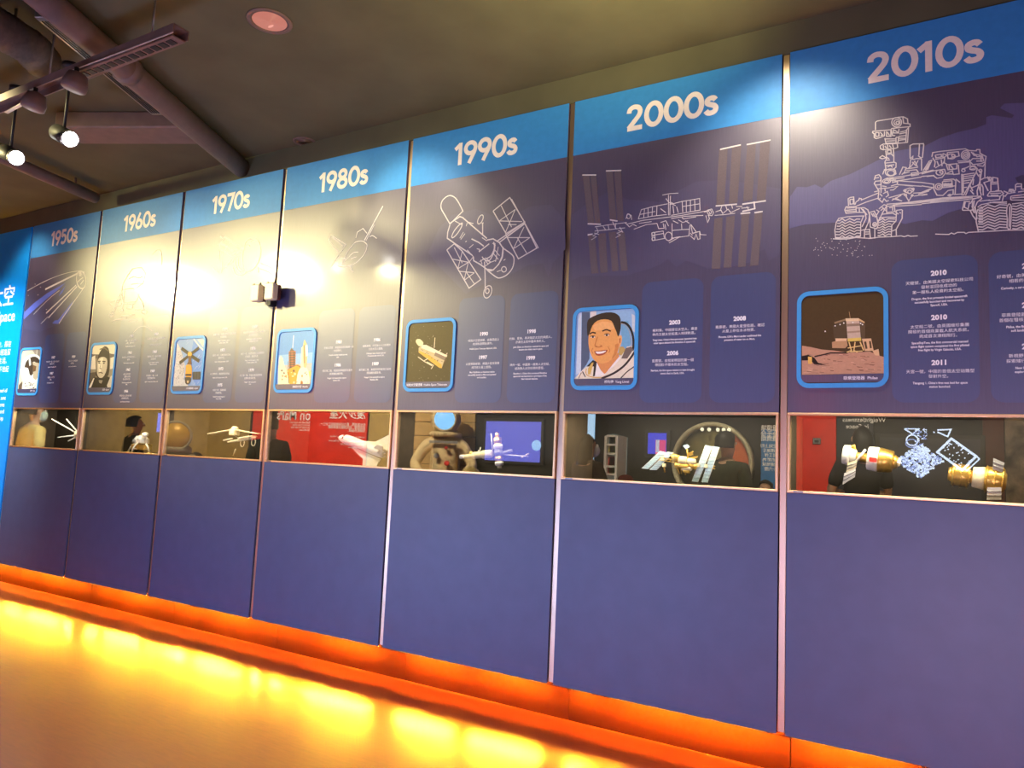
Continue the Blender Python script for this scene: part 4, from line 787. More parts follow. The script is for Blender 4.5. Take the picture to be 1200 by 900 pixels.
# --- 1970s: probe with long thin wings over a ringed boom
A = at(274.5, 506.5, .2)
m = thing('probe_model', 'cream probe model with long thin drooping wings in the 1970s case', 'model', A)
MB().box(A.x - .030, A.x + .034, A.y - .03, A.y + .03, A.z - .026, A.z + .024, M_cream_p, .004).build('bus', M_cream_p, m)
MB().lathe([(.028, 0), (.030, .006), (.022, .018), (.008, .024)], A + Vector((.004, 0, .024)), (0, 0, 1), M_cream_p, 14).build('cap', M_cream_p, m)
for px, py in ((245.5, 508.6), (304, 508.5)):
    e = at(px, py, .2); q = A + Vector((.03 if px > 270 else -.03, 0, .018)); MB().obox((e + q) / 2, (e - q) / 2, (0, .022, 0), (0, 0, .0035), M_cream_p, .001).build('wing', M_cream_p, m)
q0, q1 = at(267, 518, .17), at(299, 513, .17)
MB().tube([q0, (q0 + q1) / 2, q1], [.006, .011, .008], M_cream_p, 10).build('boom', M_cream_p, m)
MB().obox(at(290, 512.5, .18), (q1 - q0) * .25, (0, .03, 0), (0, 0, .006), M_cream_p, .002).build('sensor_tray', M_cream_p, m)
for px, py in ((284, 519), (297, 518)):
    MB().tube([at(px, py, .17) + Vector((.022 * math.cos(t * PI / 9), 0, .030 * math.sin(t * PI / 9))) for t in range(18)], .003, M_cream_p, 6, True).build('ring', M_cream_p, m)
MB().tube([at(262, 516, .19), at(272, 514, .19)], .007, M_cream_p, 8).build('side_boom', M_cream_p, m)
MB().tube([A - Vector((0, 0, .026)), (q0 + q1) / 2], .004, M_rod, 6).build('link', M_rod, m)
MB().tube([at(276, 526, .19), at(273, 534, .19)], .004, M_cream_p, 8).build('stand', M_cream_p, m); mount(m, A + Vector((0, .03, 0))); mount(m, (q0 + q1) / 2)
# --- 1980s: shuttle orbiter, nose up to the left
nose = at(396.5, 511.5, .16); tail = at(450.5, 532, .22)
ax = (tail - nose).normalized(); ln = (tail - nose).length
lat = Vector((-.22, -.62, -.72)); lat = (lat - ax * lat.dot(ax)).normalized(); up = lat.cross(ax); up = up if up.z > 0 else -up
m = thing('shuttle_model', 'cream white winged space shuttle model climbing to the left in the 1980s case', 'model', (nose + tail) / 2)
SH = .74
def sh(t, l, u): return nose + ax * (t * ln) + lat * (l * SH * (1.25 if abs(l) > .06 else 1)) + up * u * SH
rings = []
for t, hw, hh, zc in ((0, .004, .004, -.012), (.02, .018, .016, -.010), (.06, .030, .027, -.006), (.13, .040, .038, 0), (.20, .044, .046, .004), (.30, .045, .046, .004), (.9, .045, .046, .004), (.97, .044, .043, .004), (1.0, .038, .036, .004)):
    rings.append([sh(t, hw * math.copysign(abs(math.cos(a)) ** .75, math.cos(a)), zc + hh * math.copysign(abs(math.sin(a)) ** (.75 if math.sin(a) < 0 else .95), math.sin(a))) for a in [2 * PI * i / 20 for i in range(20)]])
MB()._rings(rings, M_whitep, True).build('fuselage', M_cream_p, m)
for sgn in (1, -1):
    w = MB(); pts = [(.33, .040), (.50, .062), (.66, .085), (.80, .185), (.87, .205), (.97, .205), (.985, .190), (.96, .045), (.40, .035)]
    n = len(pts); w.add([sh(t, sgn * l, -.036 + .006 * (1 - l / .2)) for t, l in pts] + [sh(t, sgn * l, -.044) for t, l in pts],
                        [tuple(range(n)), tuple(range(2 * n - 1, n - 1, -1))] + [(i, n + i, n + (i + 1) % n, (i + 1) % n) for i in range(n)], M_whitep)
    wo = w.build('wing', M_whitep, m)
    e = MB(); ribb = [sh(t, sgn * l, -.039) for t, l in ((.33, .042), (.50, .064), (.66, .087), (.80, .187), (.87, .207))]; e.tube(ribb, .0035, M_grey, 6); e.build('dark_leading_edge', M_grey, wo)
    MB().ball(sh(.92, sgn * .026, .046), .015, M_whitep, 14).build('tail_pod', M_whitep, m)
    MB().lathe([(.008, 0), (.010, .010), (.015, .026)], sh(.99, sgn * .020, -.008), ax, M_grey, 14).build('engine_nozzle', M_grey, m)
MB().lathe([(.008, 0), (.010, .010), (.015, .026)], sh(.99, 0, .024), ax, M_grey, 14).build('engine_nozzle', M_grey, m)
f = MB(); fp = [(.80, .045), (.93, .135), (1.03, .138), (.99, .045)]
f.add([sh(t, .005, u) for t, u in fp] + [sh(t, -.005, u) for t, u in fp], [(0, 1, 2, 3), (7, 6, 5, 4)] + [(i, 4 + i, 4 + (i + 1) % 4, (i + 1) % 4) for i in range(4)], M_whitep); f.build('tail_fin', M_whitep, m)
g = MB()
for l in (-.030, .030): g.tube([sh(.22, l, .0385), sh(.88, l, .0385)], .0016, M_grey, 6)
g.tube([sh(.22, l_, u_) for l_, u_ in ((-.045, .004), (-.030, .038), (0, .0505), (.030, .038), (.045, .004))], .0014, M_grey, 6); g.build('bay_door_seam', M_grey, m)
g = MB()
for l in (-.020, -.008, .008, .020): g.obox(sh(.145, l, .036), lat * .0045, ax * .006, up * .004, M_black)
g.build('cockpit_window', M_black, m)
MB().lathe([(.012, 0), (.0125, .002)], sh(.80, .12, -.0375), up, mat('blue_emblem', (.05, .1, .4, 1), .5), 14).build('emblem', None, m)
MB().obox(sh(.55, .0458, .0), ax * .03, up * .003, lat * .0008, M_grey).build('side_marking', M_grey, m); mount(m, sh(.6, -.03, -.02))
# --- 1990s: station of crossed modules
A = at(584, 534.5, .2)
m = thing('station_model', 'white and gold station model with a tall upright module in the 1990s case', 'model', A)
top, bot = at(582.5, 507, .2), at(585.5, 549, .2); d = (bot - top); dl = d.length; d.normalize()
for a, b, r, mm, nn in ((0, .13, .014, M_gold, 'docking_port'), (.13, .32, .026, M_gold, 'upper_module'), (.32, .46, .030, M_whitep, 'white_module'), (.46, .66, .027, M_grey, 'core_module'), (.66, .80, .026, M_gold, 'lower_module'), (.80, .92, .027, M_whitep, 'service_module'), (.92, 1.0, .014, M_whitep, 'engine_port')):
    q = MB(); h = dl * (b - a); q.lathe([(r * .72, 0), (r, h * .12), (r, h * .45), (r * 1.06, h * .5), (r, h * .55), (r, h * .88), (r * .72, h)], top + d * (dl * a), d, mm, 18); q.build(nn, mm, m)
l0, l1 = at(539, 535.5, .17), at(577, 531.5, .19); e = l1 - l0; el = e.length; e.normalize()
for a, b, r, mm, nn in ((0, .14, .013, M_whitep, 'nose_port'), (.14, .40, .011, M_cream_p, 'neck_tube'), (.40, .66, .022, M_cream_p, 'gold_module'), (.66, 1.0, .026, M_cream_p, 'long_module')):
    q = MB(); h = el * (b - a); q.lathe([(r * .75, 0), (r, h * .12), (r, h * .88), (r * .75, h)], l0 + e * (el * a), e, mm, 16); q.build(nn, mm, m)
r0, r1 = at(588, 531.5, .2), at(600, 528, .2); MB().tube([r0, r1], [.012, .009], M_grey, 12).build('right_module', M_grey, m)
MB().tube([at(588, 532.5, .2), at(619, 535, .2)], .0032, M_whitep, 6).build('antenna_boom', M_whitep, m)
for px, py in ((613, 535), (618, 532.5)): MB().obox(at(px, py, .2), (.010, 0, .004), (0, .008, 0), (0, 0, .004), M_cream_p, .001).build('antenna_panel', M_cream_p, m)
MB().tube([at(575.5, 508, .2), at(577, 528, .2)], .0028, M_whitep, 6).build('mast', M_whitep, m)
for px, py in ((560, 527), (562, 524), (566, 528)): MB().tube([at(px, 532, .18), at(px + 1, py, .18)], .0025, M_whitep, 6).build('whip_antenna', M_whitep, m)
MB().ball(at(552, 531, .18), .012, M_gold, 12).build('tank', M_gold, m); mount(m, A + Vector((0, .02, .02)))
# --- 2000s: space station with four blue arrays
A = at(806, 537, .2)
m = thing('space_station_model', 'lit space station model with paired pale blue solar arrays in the 2000s case', 'model', A)
o, s = (650, 470), 4.4444
def zp(x, y, Y): return at(o[0] + x / s, o[1] + y / s, Y)
def blade(quad, Y, name):
    v = [zp(x, y, Y) for x, y in quad]; nrm = (v[1] - v[0]).cross(v[2] - v[1]).normalized() * .003
    q = MB(); q.add([p + nrm for p in v] + [p - nrm for p in v], [(0, 1, 2, 3), (7, 6, 5, 4)] + [(i, 4 + i, 4 + (i + 1) % 4, (i + 1) % 4) for i in range(4)], M_cellblue)
    b = q.build(name, M_cellblue, m)
    g = MB()
    for i in range(1, 10):
        t = i / 10; a = v[0] + (v[3] - v[0]) * t; c = v[1] + (v[2] - v[1]) * t; g.tube([a - nrm * 1.1 * (1 if nrm.y > 0 else -1), c - nrm * 1.1 * (1 if nrm.y > 0 else -1)], .0012, M_grey, 4)
    g.build('cell_line', M_grey, b)
    g = MB(); g.tube(v, .0024, M_whitep, 6, True); g.build('array_frame', M_whitep, b)
blade([(455, 350), (488, 352), (580, 266), (550, 262)], .20, 'solar_array'); blade([(496, 357), (530, 358), (618, 268), (588, 265)], .20, 'solar_array')
blade([(716, 418), (746, 420), (820, 236), (786, 230)], .18, 'solar_array'); blade([(766, 422), (796, 423), (857, 240), (826, 236)], .18, 'solar_array')
g = MB(); P0, P1 = zp(540, 300, .2), zp(835, 346, .18)
for dz in (-.007, .007): g.tube([P0 + Vector((0, 0, dz)), P1 + Vector((0, 0, dz))], .0028, M_gold, 6)
for i in range(16):
    t = i / 16; a = P0 + (P1 - P0) * t; c = P0 + (P1 - P0) * (t + 1 / 16); g.tube([a + Vector((0, 0, -.007)), c + Vector((0, 0, .007))], .0018, M_gold, 5)
g.build('truss', M_gold, m)
for a, b, r, mm in (((610, 290), (650, 300), .020, M_gold), ((645, 305), (690, 312), .022, M_cream_p), ((690, 312), (735, 320), .018, M_cream_p), ((625, 335), (700, 342), .017, M_gold), ((660, 350), (715, 352), .014, M_cream_p), ((700, 330), (740, 345), .015, M_gold), ((670, 365), (705, 368), .011, M_gold)):
    p, q_ = zp(*a, .17), zp(*b, .17); h = (q_ - p).length; MB().lathe([(r * .6, 0), (r, h * .12), (r, h * .88), (r * .6, h)], p, q_ - p, mm, 14).build('module', mm, m)
for a, b in (((655, 300), (660, 380)), ((690, 250), (694, 300)), ((710, 270), (722, 262)), ((640, 350), (650, 380)), ((686, 350), (680, 385))): MB().tube([zp(*a, .17), zp(*b, .17)], .004, M_gold, 6).build('strut', M_gold, m)
for qd in ([(668, 232), (690, 225), (704, 238), (682, 252)], [(690, 268), (715, 265), (722, 280), (700, 288)], [(600, 285), (622, 276), (636, 300), (612, 306)], [(705, 292), (745, 285), (742, 296), (704, 302)]):
    v = [zp(x, y, .175) for x, y in qd]; q = MB(); q.add(v + [p + Vector((0, .004, 0)) for p in v], [(0, 1, 2, 3), (7, 6, 5, 4)] + [(i, 4 + i, 4 + (i + 1) % 4, (i + 1) % 4) for i in range(4)]); q.build('radiator', M_cellblue if qd[0][1] < 240 else M_gold, m)
for x, y in ((560, 300), (570, 335), (750, 335), (790, 340)): MB().obox(zp(x, y, .18), (.008, 0, 0), (0, .010, 0), (0, 0, .010), M_cream_p, .002).build('joint_box', M_cream_p, m)
MB().tube([zp(568, 330, .19), zp(574, 372, .19)], .0045, M_gold, 6).build('hanging_antenna', M_gold, m); mount(m, (P0 + P1) / 2)
# --- 2010s: spacecraft approaching a small laboratory
o, s = (910, 470), 4.1379
def zq(x, y, Y=.2): return at(o[0] + x / s, o[1] + y / s, Y)
def stack(root, p, q_, segs):
    d = q_ - p; h = d.length; d.normalize()
    for a, b, r0_, r1_, mm, nn in segs:
        H = h * (b - a); MB().lathe([(r0_ * .9, 0), (r0_, H * .06), (r0_ + (r1_ - r0_) * .5, H * .5), (r1_, H * .94), (r1_ * .9, H)], p + d * (h * a), d, mm, 20).build(nn, mm, root)
m = thing('crewed_spacecraft_model', 'white and gold spacecraft model with a red emblem at the left of the 2010s case', 'model', zq(470, 285))
stack(m, zq(322, 258), zq(600, 300), [(0, .13, .046, .050, M_whitep, 'service_module'), (.13, .24, .036, .030, M_whitep, 'stepped_skirt'), (.24, .44, .020, .022, M_gold, 'neck_ring'), (.44, .63, .056, .060, M_whitep, 'white_module'), (.63, .88, .060, .052, M_gold, 'orbital_module'), (.88, .96, .036, .028, M_gold, 'docking_ring'), (.96, 1.0, .020, .016, M_cream_p, 'docking_probe')])
for qd in ([(345, 300), (390, 286), (385, 325), (338, 345)], [(328, 350), (384, 326), (380, 368), (320, 405)]):
    v = [zq(x, y, .16) for x, y in qd]; q = MB(); q.add(v + [p + Vector((0, .004, 0)) for p in v], [(0, 1, 2, 3), (7, 6, 5, 4)] + [(i, 4 + i, 4 + (i + 1) % 4, (i + 1) % 4) for i in range(4)]); b = q.build('solar_panel', M_whitep if qd[0][1] > 320 else M_cream_p, m)
    g = MB()
    for t in (.33, .66): g.tube([v[0] + (v[3] - v[0]) * t - Vector((0, .002, 0)), v[1] + (v[2] - v[1]) * t - Vector((0, .002, 0))], .0022, M_grey, 5)
    g.build('panel_seam', M_grey, b)
MB().tube([zq(355, 225, .2), zq(375, 215, .2), zq(380, 240, .2)], .008, M_gold, 8).build('antenna_box', M_gold, m)
MB().tube([zq(388, 290, .17), zq(432, 235, .17)], .006, M_whitep, 6).build('panel_arm', M_whitep, m)
e = zq(467, 284, .135); MB().obox(e, (.016, .0, -.002), (0, .0015, 0), (0, 0, .011), M_red).build('red_emblem', M_red, m)
mount(m, zq(470, 285))
m = thing('space_lab_model', 'gold laboratory model with white panels at the right of the 2010s case', 'model', zq(970, 375))
stack(m, zq(832, 352), zq(1115, 390), [(0, .06, .030, .034, M_gold, 'docking_port'), (.06, .38, .050, .052, M_gold, 'gold_module'), (.38, .42, .030, .028, M_gold, 'neck'), (.42, .63, .046, .052, M_cream_p, 'tapered_module'), (.63, .97, .058, .056, M_gold, 'laboratory_module'), (.97, 1.0, .040, .034, M_gold, 'end_cap')])
for i, t in enumerate((.10, .22, .34, .66, .80, .93)):
    p = zq(832, 352) + (zq(1115, 390) - zq(832, 352)) * t; dd = (zq(1115, 390) - zq(832, 352)).normalized(); r = (.053, .0535, .0545, .060, .0595, .059)[i]
    MB().lathe([(r, -.003), (r + .003, 0), (r, .003)], p, dd, M_gold, 20).build('hoop', M_gold, m)
for qd in ([(1052, 275), (1106, 300), (1095, 345), (1048, 330)], [(1022, 418), (1090, 418), (1090, 478), (1020, 478)]):
    v = [zq(x, y, .15) for x, y in qd]; q = MB(); q.add(v + [p + Vector((0, .004, 0)) for p in v], [(0, 1, 2, 3), (7, 6, 5, 4)] + [(i, 4 + i, 4 + (i + 1) % 4, (i + 1) % 4) for i in range(4)]); b = q.build('solar_panel', M_whitep if qd[0][1] > 400 else M_grey, m)
    g = MB()
    for t in (.33, .66): g.tube([v[0] + (v[3] - v[0]) * t - Vector((0, .002, 0)), v[1] + (v[2] - v[1]) * t - Vector((0, .002, 0))], .0022, M_grey, 5)
    g.build('panel_seam', M_grey, b)
mount(m, zq(970, 375))

# ------------------------------------------------------------------ twin box fixture on the strip between 1970s and 1980s
X = 3 * W; zc = FZ + 2.375
m = thing('twin_box_light', 'small fixture of two cream boxes on the strip right of the 1970s panel', 'light fixture', (X, 0, zc))
for i, dx in enumerate((-.105, .050)):
    b = MB().box(X + dx - .046, X + dx + .046, -.112, -.060, zc - .062, zc + .062, M_cream_p, .006).build('cream_box', M_cream_p, m)
    for sx in (-.035, .035): MB().lathe([(.007, 0), (.007, .012), (.004, .014)], (X + dx + sx, -.09, zc + .062), (0, 0, 1), M_black, 10).build('screw_knob', M_black, b)
    MB().box(X + dx - .044, X + dx + .044, -.060, -.030, zc - .058, zc + .058, mat('reddish_brown_housing', (.09, .03, .02, 1), .5), .004).build('rear_housing', None, b)
MB().box(X - .02, X + .02, -.022, -.001, zc - .05, zc + .05, M_steel, .003).build('wall_bracket', M_steel, m)
MB().box(X - .145, X + .09, -.030, -.022, zc - .018, zc + .018, M_black, .002).build('cross_bar', M_black, m)
MB().box(X - .022, X + .022, -.06, -.001, zc - .095, zc - .05, M_black, .004).build('lower_clamp', M_black, m)
# ------------------------------------------------------------------ under the ceiling
def cyl_thing(name, label, cat, p, q, r, m, group=None):
    o = MB().tube([p, q], r, m, 20).build(name, m); return tag(o, label, cat, group)
a, b = ceil_at(60, 6, CEIL - .085), ceil_at(290, 203, CEIL - .085)
d = (b - a).normalized(); b = a + d * ((-.005 - a.y) / d.y); a = a - d * 1.0
t = thing('ceiling_pipe', 'thick brownish pipe slanting under the ceiling to the wall top', 'pipe', (a + b) / 2)
MB().tube([a, b], .075, M_pipe, 20).build('pipe', M_pipe, t)
p = ceil_at(160, 82, CEIL - .085); p = a + d * (p - a).dot(d)
MB().tube([p - d * .03, p + d * .03], .088, M_pipe, 20).build('coupling', M_pipe, t)
for k in (-.5, .9): MB().tube([p + d * k + Vector((0, 0, .05)), Vector((p.x + d.x * k, p.y + d.y * k, CEIL))], .010, M_pipe, 8).build('hanger', M_pipe, t)
a, b = ceil_at(-30, 170, CEIL - .10), ceil_at(112, 232, CEIL - .10)
t2 = thing('ceiling_pipe', 'thin dim pipe low at the left under the ceiling', 'pipe', (a + b) / 2); MB().tube([a, b], .05, M_pipe, 16).build('pipe', M_pipe, t2)
for k in (.2, .8): q = a + (b - a) * k; MB().tube([q, Vector((q.x, q.y, CEIL))], .012, M_pipe, 8).build('hanger', M_pipe, t2)
# horizontal duct
a, b = ceil_at(80, 150, CEIL - .06), ceil_at(232, 150, CEIL - .06)
e = (b - a) / 2; e.z = 0; nrm = Vector((-e.y, e.x, 0)).normalized()
tag(MB().obox((a + b) / 2, e, nrm * .14, (0, 0, .06), M_pipe, .01).build('air_duct', M_pipe), 'flat brown duct running across the ceiling behind the pipe', 'duct')
# long slot diffuser
a, b = ceil_at(50, 14, CEIL - .10), ceil_at(112, 68, CEIL - .10); b2 = ceil_at(186, 130, CEIL - .10)
e = (b2 - a) / 2; nrm = Vector((-e.y, e.x, 0)).normalized()
t = thing('slot_diffuser', 'long grey slotted air diffuser beside the thick pipe', 'diffuser', (a + b2) / 2)
MB().obox((a + b2) / 2, e, nrm * .045, (0, 0, .03), M_steel, .004).build('housing', M_pipe, t)
for k in (-.024, -.008, .008, .024): MB().obox((a + b2) / 2 + nrm * k - Vector((0, 0, .031)), e * .94, nrm * .004, (0, 0, .002), M_black).build('slot', M_black, t)
for k in (-.6, .6): MB().tube([(a + b2) / 2 + e * k, (a + b2) / 2 + e * k + Vector((0, 0, .1))], .008, M_steel, 8).build('hanger', M_steel, t)
# crumpled flexible duct in the corner
pts = [ceil_at(x, y, CEIL - .16) for x, y in ((-60, 10), (-20, 22), (10, 40), (36, 56), (52, 74))]
rs = []; pp = []
for i in range(len(pts) - 1):
    for j in range(10):
        f = j / 10; pp.append(pts[i].lerp(pts[i + 1], f)); rs.append(.085 + (.014 if (j % 2) else 0) + random.random() * .006)
fd = thing('flexible_duct', 'crumpled flexible duct in the upper left corner of the ceiling', 'duct', pp[20])
MB().tube(pp, rs, M_duct, 18).build('hose', M_duct, fd)
MB().tube([pp[22], Vector((pp[22].x, pp[22].y, CEIL))], .008, M_steel, 8).build('hanger', M_steel, fd)
# linear cell track
ZT = CEIL - .42
a, b = ceil_at(-60, 148, ZT), ceil_at(212, 40, ZT)
e = (b - a) / 2; c = (a + b) / 2; dx = e.normalized(); nrm = Vector((-dx.y, dx.x, 0))
t = thing('linear_light_track', 'long hanging light track with a row of dark square cells', 'light track', c)
g = MB(); g.obox(c + Vector((0, 0, .03)), e, nrm * .040, (0, 0, .004), M_pipe); g.obox(c + nrm * .038 + Vector((0, 0, .010)), e, nrm * .003, (0, 0, .022), M_pipe); g.obox(c - nrm * .038 + Vector((0, 0, .010)), e, nrm * .003, (0, 0, .022), M_pipe); g.build('housing', M_pipe, t)
L = e.length * 2
nn = 13
cell0, cell1 = ceil_at(98, 83, ZT), ceil_at(208, 42, ZT)
MB().obox((cell0 + cell1) / 2 + Vector((0, 0, -.018)), (cell1 - cell0) * .52, nrm * .033, (0, 0, .003), M_pipe).build('louvre_strip', mat('pale_louvre', (.62, .48, .38, 1), .5), t)
MB().obox((cell0 + cell1) / 2 + Vector((0, 0, -.0135)) - nrm * .0425, (cell1 - cell0) * .54, nrm * .0012, (0, 0, .003), mat('pale_track_edge', (.7, .6, .45, 1), .35)).build('edge_trim', None, t)
for i in range(nn):
    q = cell0.lerp(cell1, (i + .3) / nn); MB().obox(q + Vector((0, 0, -.0225)), dx * .020, nrm * .018, (0, 0, .002), M_black).build('light_cell', M_black, t)
q0, q1 = ceil_at(8, 126, ZT), ceil_at(32, 113, ZT)
MB().obox((q0 + q1) / 2 + Vector((0, 0, -.03)), (q1 - q0) / 2, nrm * .010, (0, 0, .004), mat('pale_track_cover', (.5, .45, .36, 1), .4), .001).build('pale_cover', None, t)
q = ceil_at(85, 89, ZT); MB().obox(q + Vector((0, 0, -.024)), dx * .055, nrm * .024, (0, 0, .010), M_steel, .003).build('power_feed', M_steel, t)
for k in (-.75, .0, .8): MB().tube([c + e * k + Vector((0, 0, .03)), Vector((c.x + e.x * k, c.y + e.y * k, CEIL))], .005, M_steel, 8).build('hanger', M_steel, t)
for (px, py), lab in (((40, 121), 'small unlit round lamp head at the left end of the light track'), ((88, 98), 'unlit round lamp head under the middle of the light track')):
    q = ceil_at(px, py, ZT - .10)
    u = thing('track_lamp', lab, 'lamp', q)
    MB().lathe([(.02, .06), (.045, .05), (.06, .0), (.058, -.03), (.05, -.035)], q, (.2, .1, 1), M_pipe, 18).build('shade', M_pipe, u)
    MB().tube([q + Vector((0, 0, .05)), q + Vector((0, 0, .085))], .012, M_black, 8).build('stem', M_black, u)
# lit spotlights
M_lit = glow('lit_spot_lens', (1, .97, .90, 1), 40)
for (px, py), lab in (((82, 163), 'lit white spotlight head hanging at upper left nearer to the pipe'), ((19, 185), 'lit white spotlight head hanging at the left edge of the photo')):
    q = ceil_at(px, py, CEIL - .50)
    dirv = (CAM + Vector((0, 0, FZ)) - q).normalized(); axis = (dirv + Vector((-.55, -.10, .10))).normalized()
    axis = (dirv * .75 + CR * .45 - CU * .25).normalized()
    u = thing('spotlight', lab, 'spotlight', q)
    MB().lathe([(.044, -.20), (.050, -.19), (.050, -.002), (.046, 0)], q, axis, M_black, 24).build('can', M_black, u)
    MB().lathe([(.052, -.012), (.052, .006), (.046, .006)], q, axis, M_steel, 24, True, True).build('rim', M_steel, u)
    MB().lathe([(.001, .010), (.030, .009), (.044, .004), (.044, -.004), (.001, -.004)], q, axis, M_lit, 24).build('lens', M_lit, u)
    r = q - axis * .10
    g = MB(); g.tube([r + Vector((0, 0, .045)), Vector((r.x, r.y, CEIL))], .009, M_black, 8); g.lathe([(.05, -.03), (.05, 0)], (r.x, r.y, CEIL), (0, 0, 1), M_black, 18); g.build('stem', M_black, u)
# recessed downlights
def downlight(px, py, r, lab, m, lit=True):
    q = ceil_at(px, py, CEIL - .002)
    u = thing('downlight', lab, 'downlight', q)
    MB().lathe([(r * .86, -.001), (r, -.006), (r * 1.14, -.004), (r * 1.16, .0015)], q, (0, 0, 1), M_pipe, 30, True, True).build('rim', M_pipe, u)
    MB().lathe([(.001, 0), (r * .5, -.001), (r * .88, -.0015)], q, (0, 0, 1), m, 30).build('lens', m, u)
    MB().ball(q + Vector((-.25 * r, .3 * r, -.004)), r * .20, glow('pink_bulb', (1, .42, .33, 1), .9), 14, .3, (1, 0, 0)).build('bulb', None, u) if lit else None
downlight(316, 25, .105, 'round pinkish downlight in the ceiling above the 1980s panel', glow('pink_lens', (1, .33, .25, 1), .55))
downlight(357, 166, .075, 'dim small round downlight above the 1980s header', M_pipe, False)
# ------------------------------------------------------------------ the other side of the room, seen mirrored in the case glass
S2 = YO
def opp(px, py, d): # where a thing at depth d in front of the wall has to stand for its reflection to show there
    p = at(px, py, .008); k = (-CAM.y + d) / (-CAM.y); return Vector((CAM.x + (p.x - CAM.x) * k, -d, CAM.z + FZ + (p.z - FZ - CAM.z) * k))
D0 = -YO
def wx(px, d=D0 - .05, py=520): return opp(px, py, d).x
def wz(py, px=600, d=D0 - .05): return opp(px, py, d).z
def panel_on_wall(name, label, cat, x0, x1, z0, z1, m, th=.03):
    t = thing(name, label, cat, ((x0 + x1) / 2, YO, z0)); MB().box(min(x0, x1), max(x0, x1), YO + .001, YO + th, z0, z1, m, .003).build('board', m, t); return t
YF = YO + .0312
M_redp = mat('red_poster_print', (.78, .04, .022, 1), .5, 0, .3, .06, 10)
M_navyp = mat('dark_slate_poster_print', (.03, .035, .045, 1), .5, 0, .3, .06, 10)
M_bluep = mat('blue_poster_print', (.03, .17, .42, 1), .5, 0, .3, .06, 10)
M_tan = mat('tan_plank_wall', (.40, .26, .10, 1), .6, 0, .3, .12, 3, (1, 1, 14))
M_olive = mat('tan_plaster_panel', (.42, .29, .10, 1), .7, 0, .3, .12, 4)
# plain tan panels opposite the 1950s to 1970s cases
for i, (p0, p1, l, mm) in enumerate(((10, 84, 'dark olive wall panel opposite the 1950s case', mat('olive_panel', (.11, .085, .03, 1), .7, 0, .3, .1, 4)), (100, 186, 'tan wall panel opposite the 1960s case', M_olive), (200, 290, 'tan wall panel opposite the 1970s case', M_olive))):
    panel_on_wall('wall_panel', l, 'panel', wx(p0), wx(p1), .4, 2.7, mm)
tag(MB().box(wx(184.5), wx(189), YO + .06, YO + .09, wz(520), wz(489), glow('blue_glow_panel', (.28, .30, 1, 1), 2.4)).build('blue_light_panel', None), 'narrow glowing blue panel reflected at the right of the 1960s case', 'light panel')
rp = panel_on_wall('red_poster', 'large red poster with white writing reflected in the 1980s case', 'poster', wx(322), wx(428), .5, 2.6, M_redp)
mb = MB()
x_en, x_zh = wx(361), wx(426)
add_text(mb, 'Getting', .235, x_en, YF, wz(482.5, 345), 'LEFT', .01, True); add_text(mb, 'on Mars', .235, x_en, YF, wz(492, 345), 'LEFT', .01, True)
add_text(mb, '漫步火星', .19, x_zh, YF, wz(489.5, 405), 'LEFT', .012, True)
for i, y in enumerate((503, 507, 511)): add_text(mb, ('在火星表面，重力只有地球的三分之一，', '來到這裡，試試駕駛火星探測車', '探索紅色星球。')[i], .055, x_zh, YF, wz(y), 'LEFT', .01, True)
for i, y in enumerate((519, 525, 529, 533)): add_text(mb, ('Gravity on the surface of Mars is about', 'one third of that on Earth. Try the rover', 'and explore the red planet', 'at your own pace.')[i], .045, x_zh, YF, wz(y), 'LEFT', .01, True)
for i, y in enumerate((501, 504.5, 508, 511.5)): add_text(mb, ('Walk with the rover over', 'dust and stone, climb', 'the crater rim and look', 'for old water.')[i], .045, x_en, YF, wz(y), 'LEFT', .01, True)
mb.build('lettering', M_white, rp)
pb = panel_on_wall('wall_panel', 'narrow red panel reflected at the right of the 1970s case', 'panel', wx(293), wx(304), .4, 2.7, M_redp)
tb = panel_on_wall('wall_panel', 'tan wall panel beside the red poster opposite the shuttle case', 'panel', wx(430), wx(458), .4, 2.7, M_olive)
# plank wall and pressure suit
pk = thing('plank_wall', 'tan plank wall behind the pressure suit opposite the 1990s case', 'plank wall', ((wx(484) + wx(555)) / 2, YO, .3))
z = .3
while z < 2.7:
    MB().box(min(wx(484), wx(555)), max(wx(484), wx(555)), YO + .001, YO + .035, z + .008, z + .20, M_tan, .006).build('plank', M_tan, pk); z += .20
# screens
def screen(name, label, x0, x1, z0, z1, m):
    t = thing(name, label, 'screen', ((x0 + x1) / 2, YO, z0)); a, b = min(x0, x1), max(x0, x1)
    MB().box(a - .04, b + .04, YO + .001, YO + .05, z0 - .04, z1 + .04, M_black, .008).build('casing', M_black, t)
    MB().box(a, b, YO + .0502, YO + .054, z0, z1, m).build('display', m, t); return t
sb = screen('blue_screen', 'glowing blue display screen reflected in the 1990s case', wx(569), wx(633.5), wz(540.5), wz(494), glow('blue_display', (.12, .13, .62, 1), 2.6))
mb = MB()
MB().lathe([(.001, .0), (.07, .0), (.07, .002), (.001, .002)], (wx(629), YO + .0545, wz(521)), (0, 1, 0), glow('screen_earth', (.35, .6, 1, 1), 2.5), 22).build('bright_globe', None, sb)
xs = screen('wide_screen', 'black screen with bluish white spacecraft picture reflected in the 2010s case', wx(1031), wx(1149), wz(560), wz(503), glow('dark_display', (.01, .012, .02, 1), 1))
M_cg = glow('pale_blue_pixels', (.62, .74, 1, 1), 3.2); M_cgd = glow('dim_blue_pixels', (.25, .36, .8, 1), 2.2)
mb = MB(); o, s = (910, 470), 4.1379
def sp(x, y): q = opp(o[0] + x / s, o[1] + y / s, D0 - .055); return (q.x, q.z)
YS = YO + .0545
def sl(pts, w, mm, cl=False): ribbon(mb, [sp(*p) for p in pts], w, YS, mm, cl)
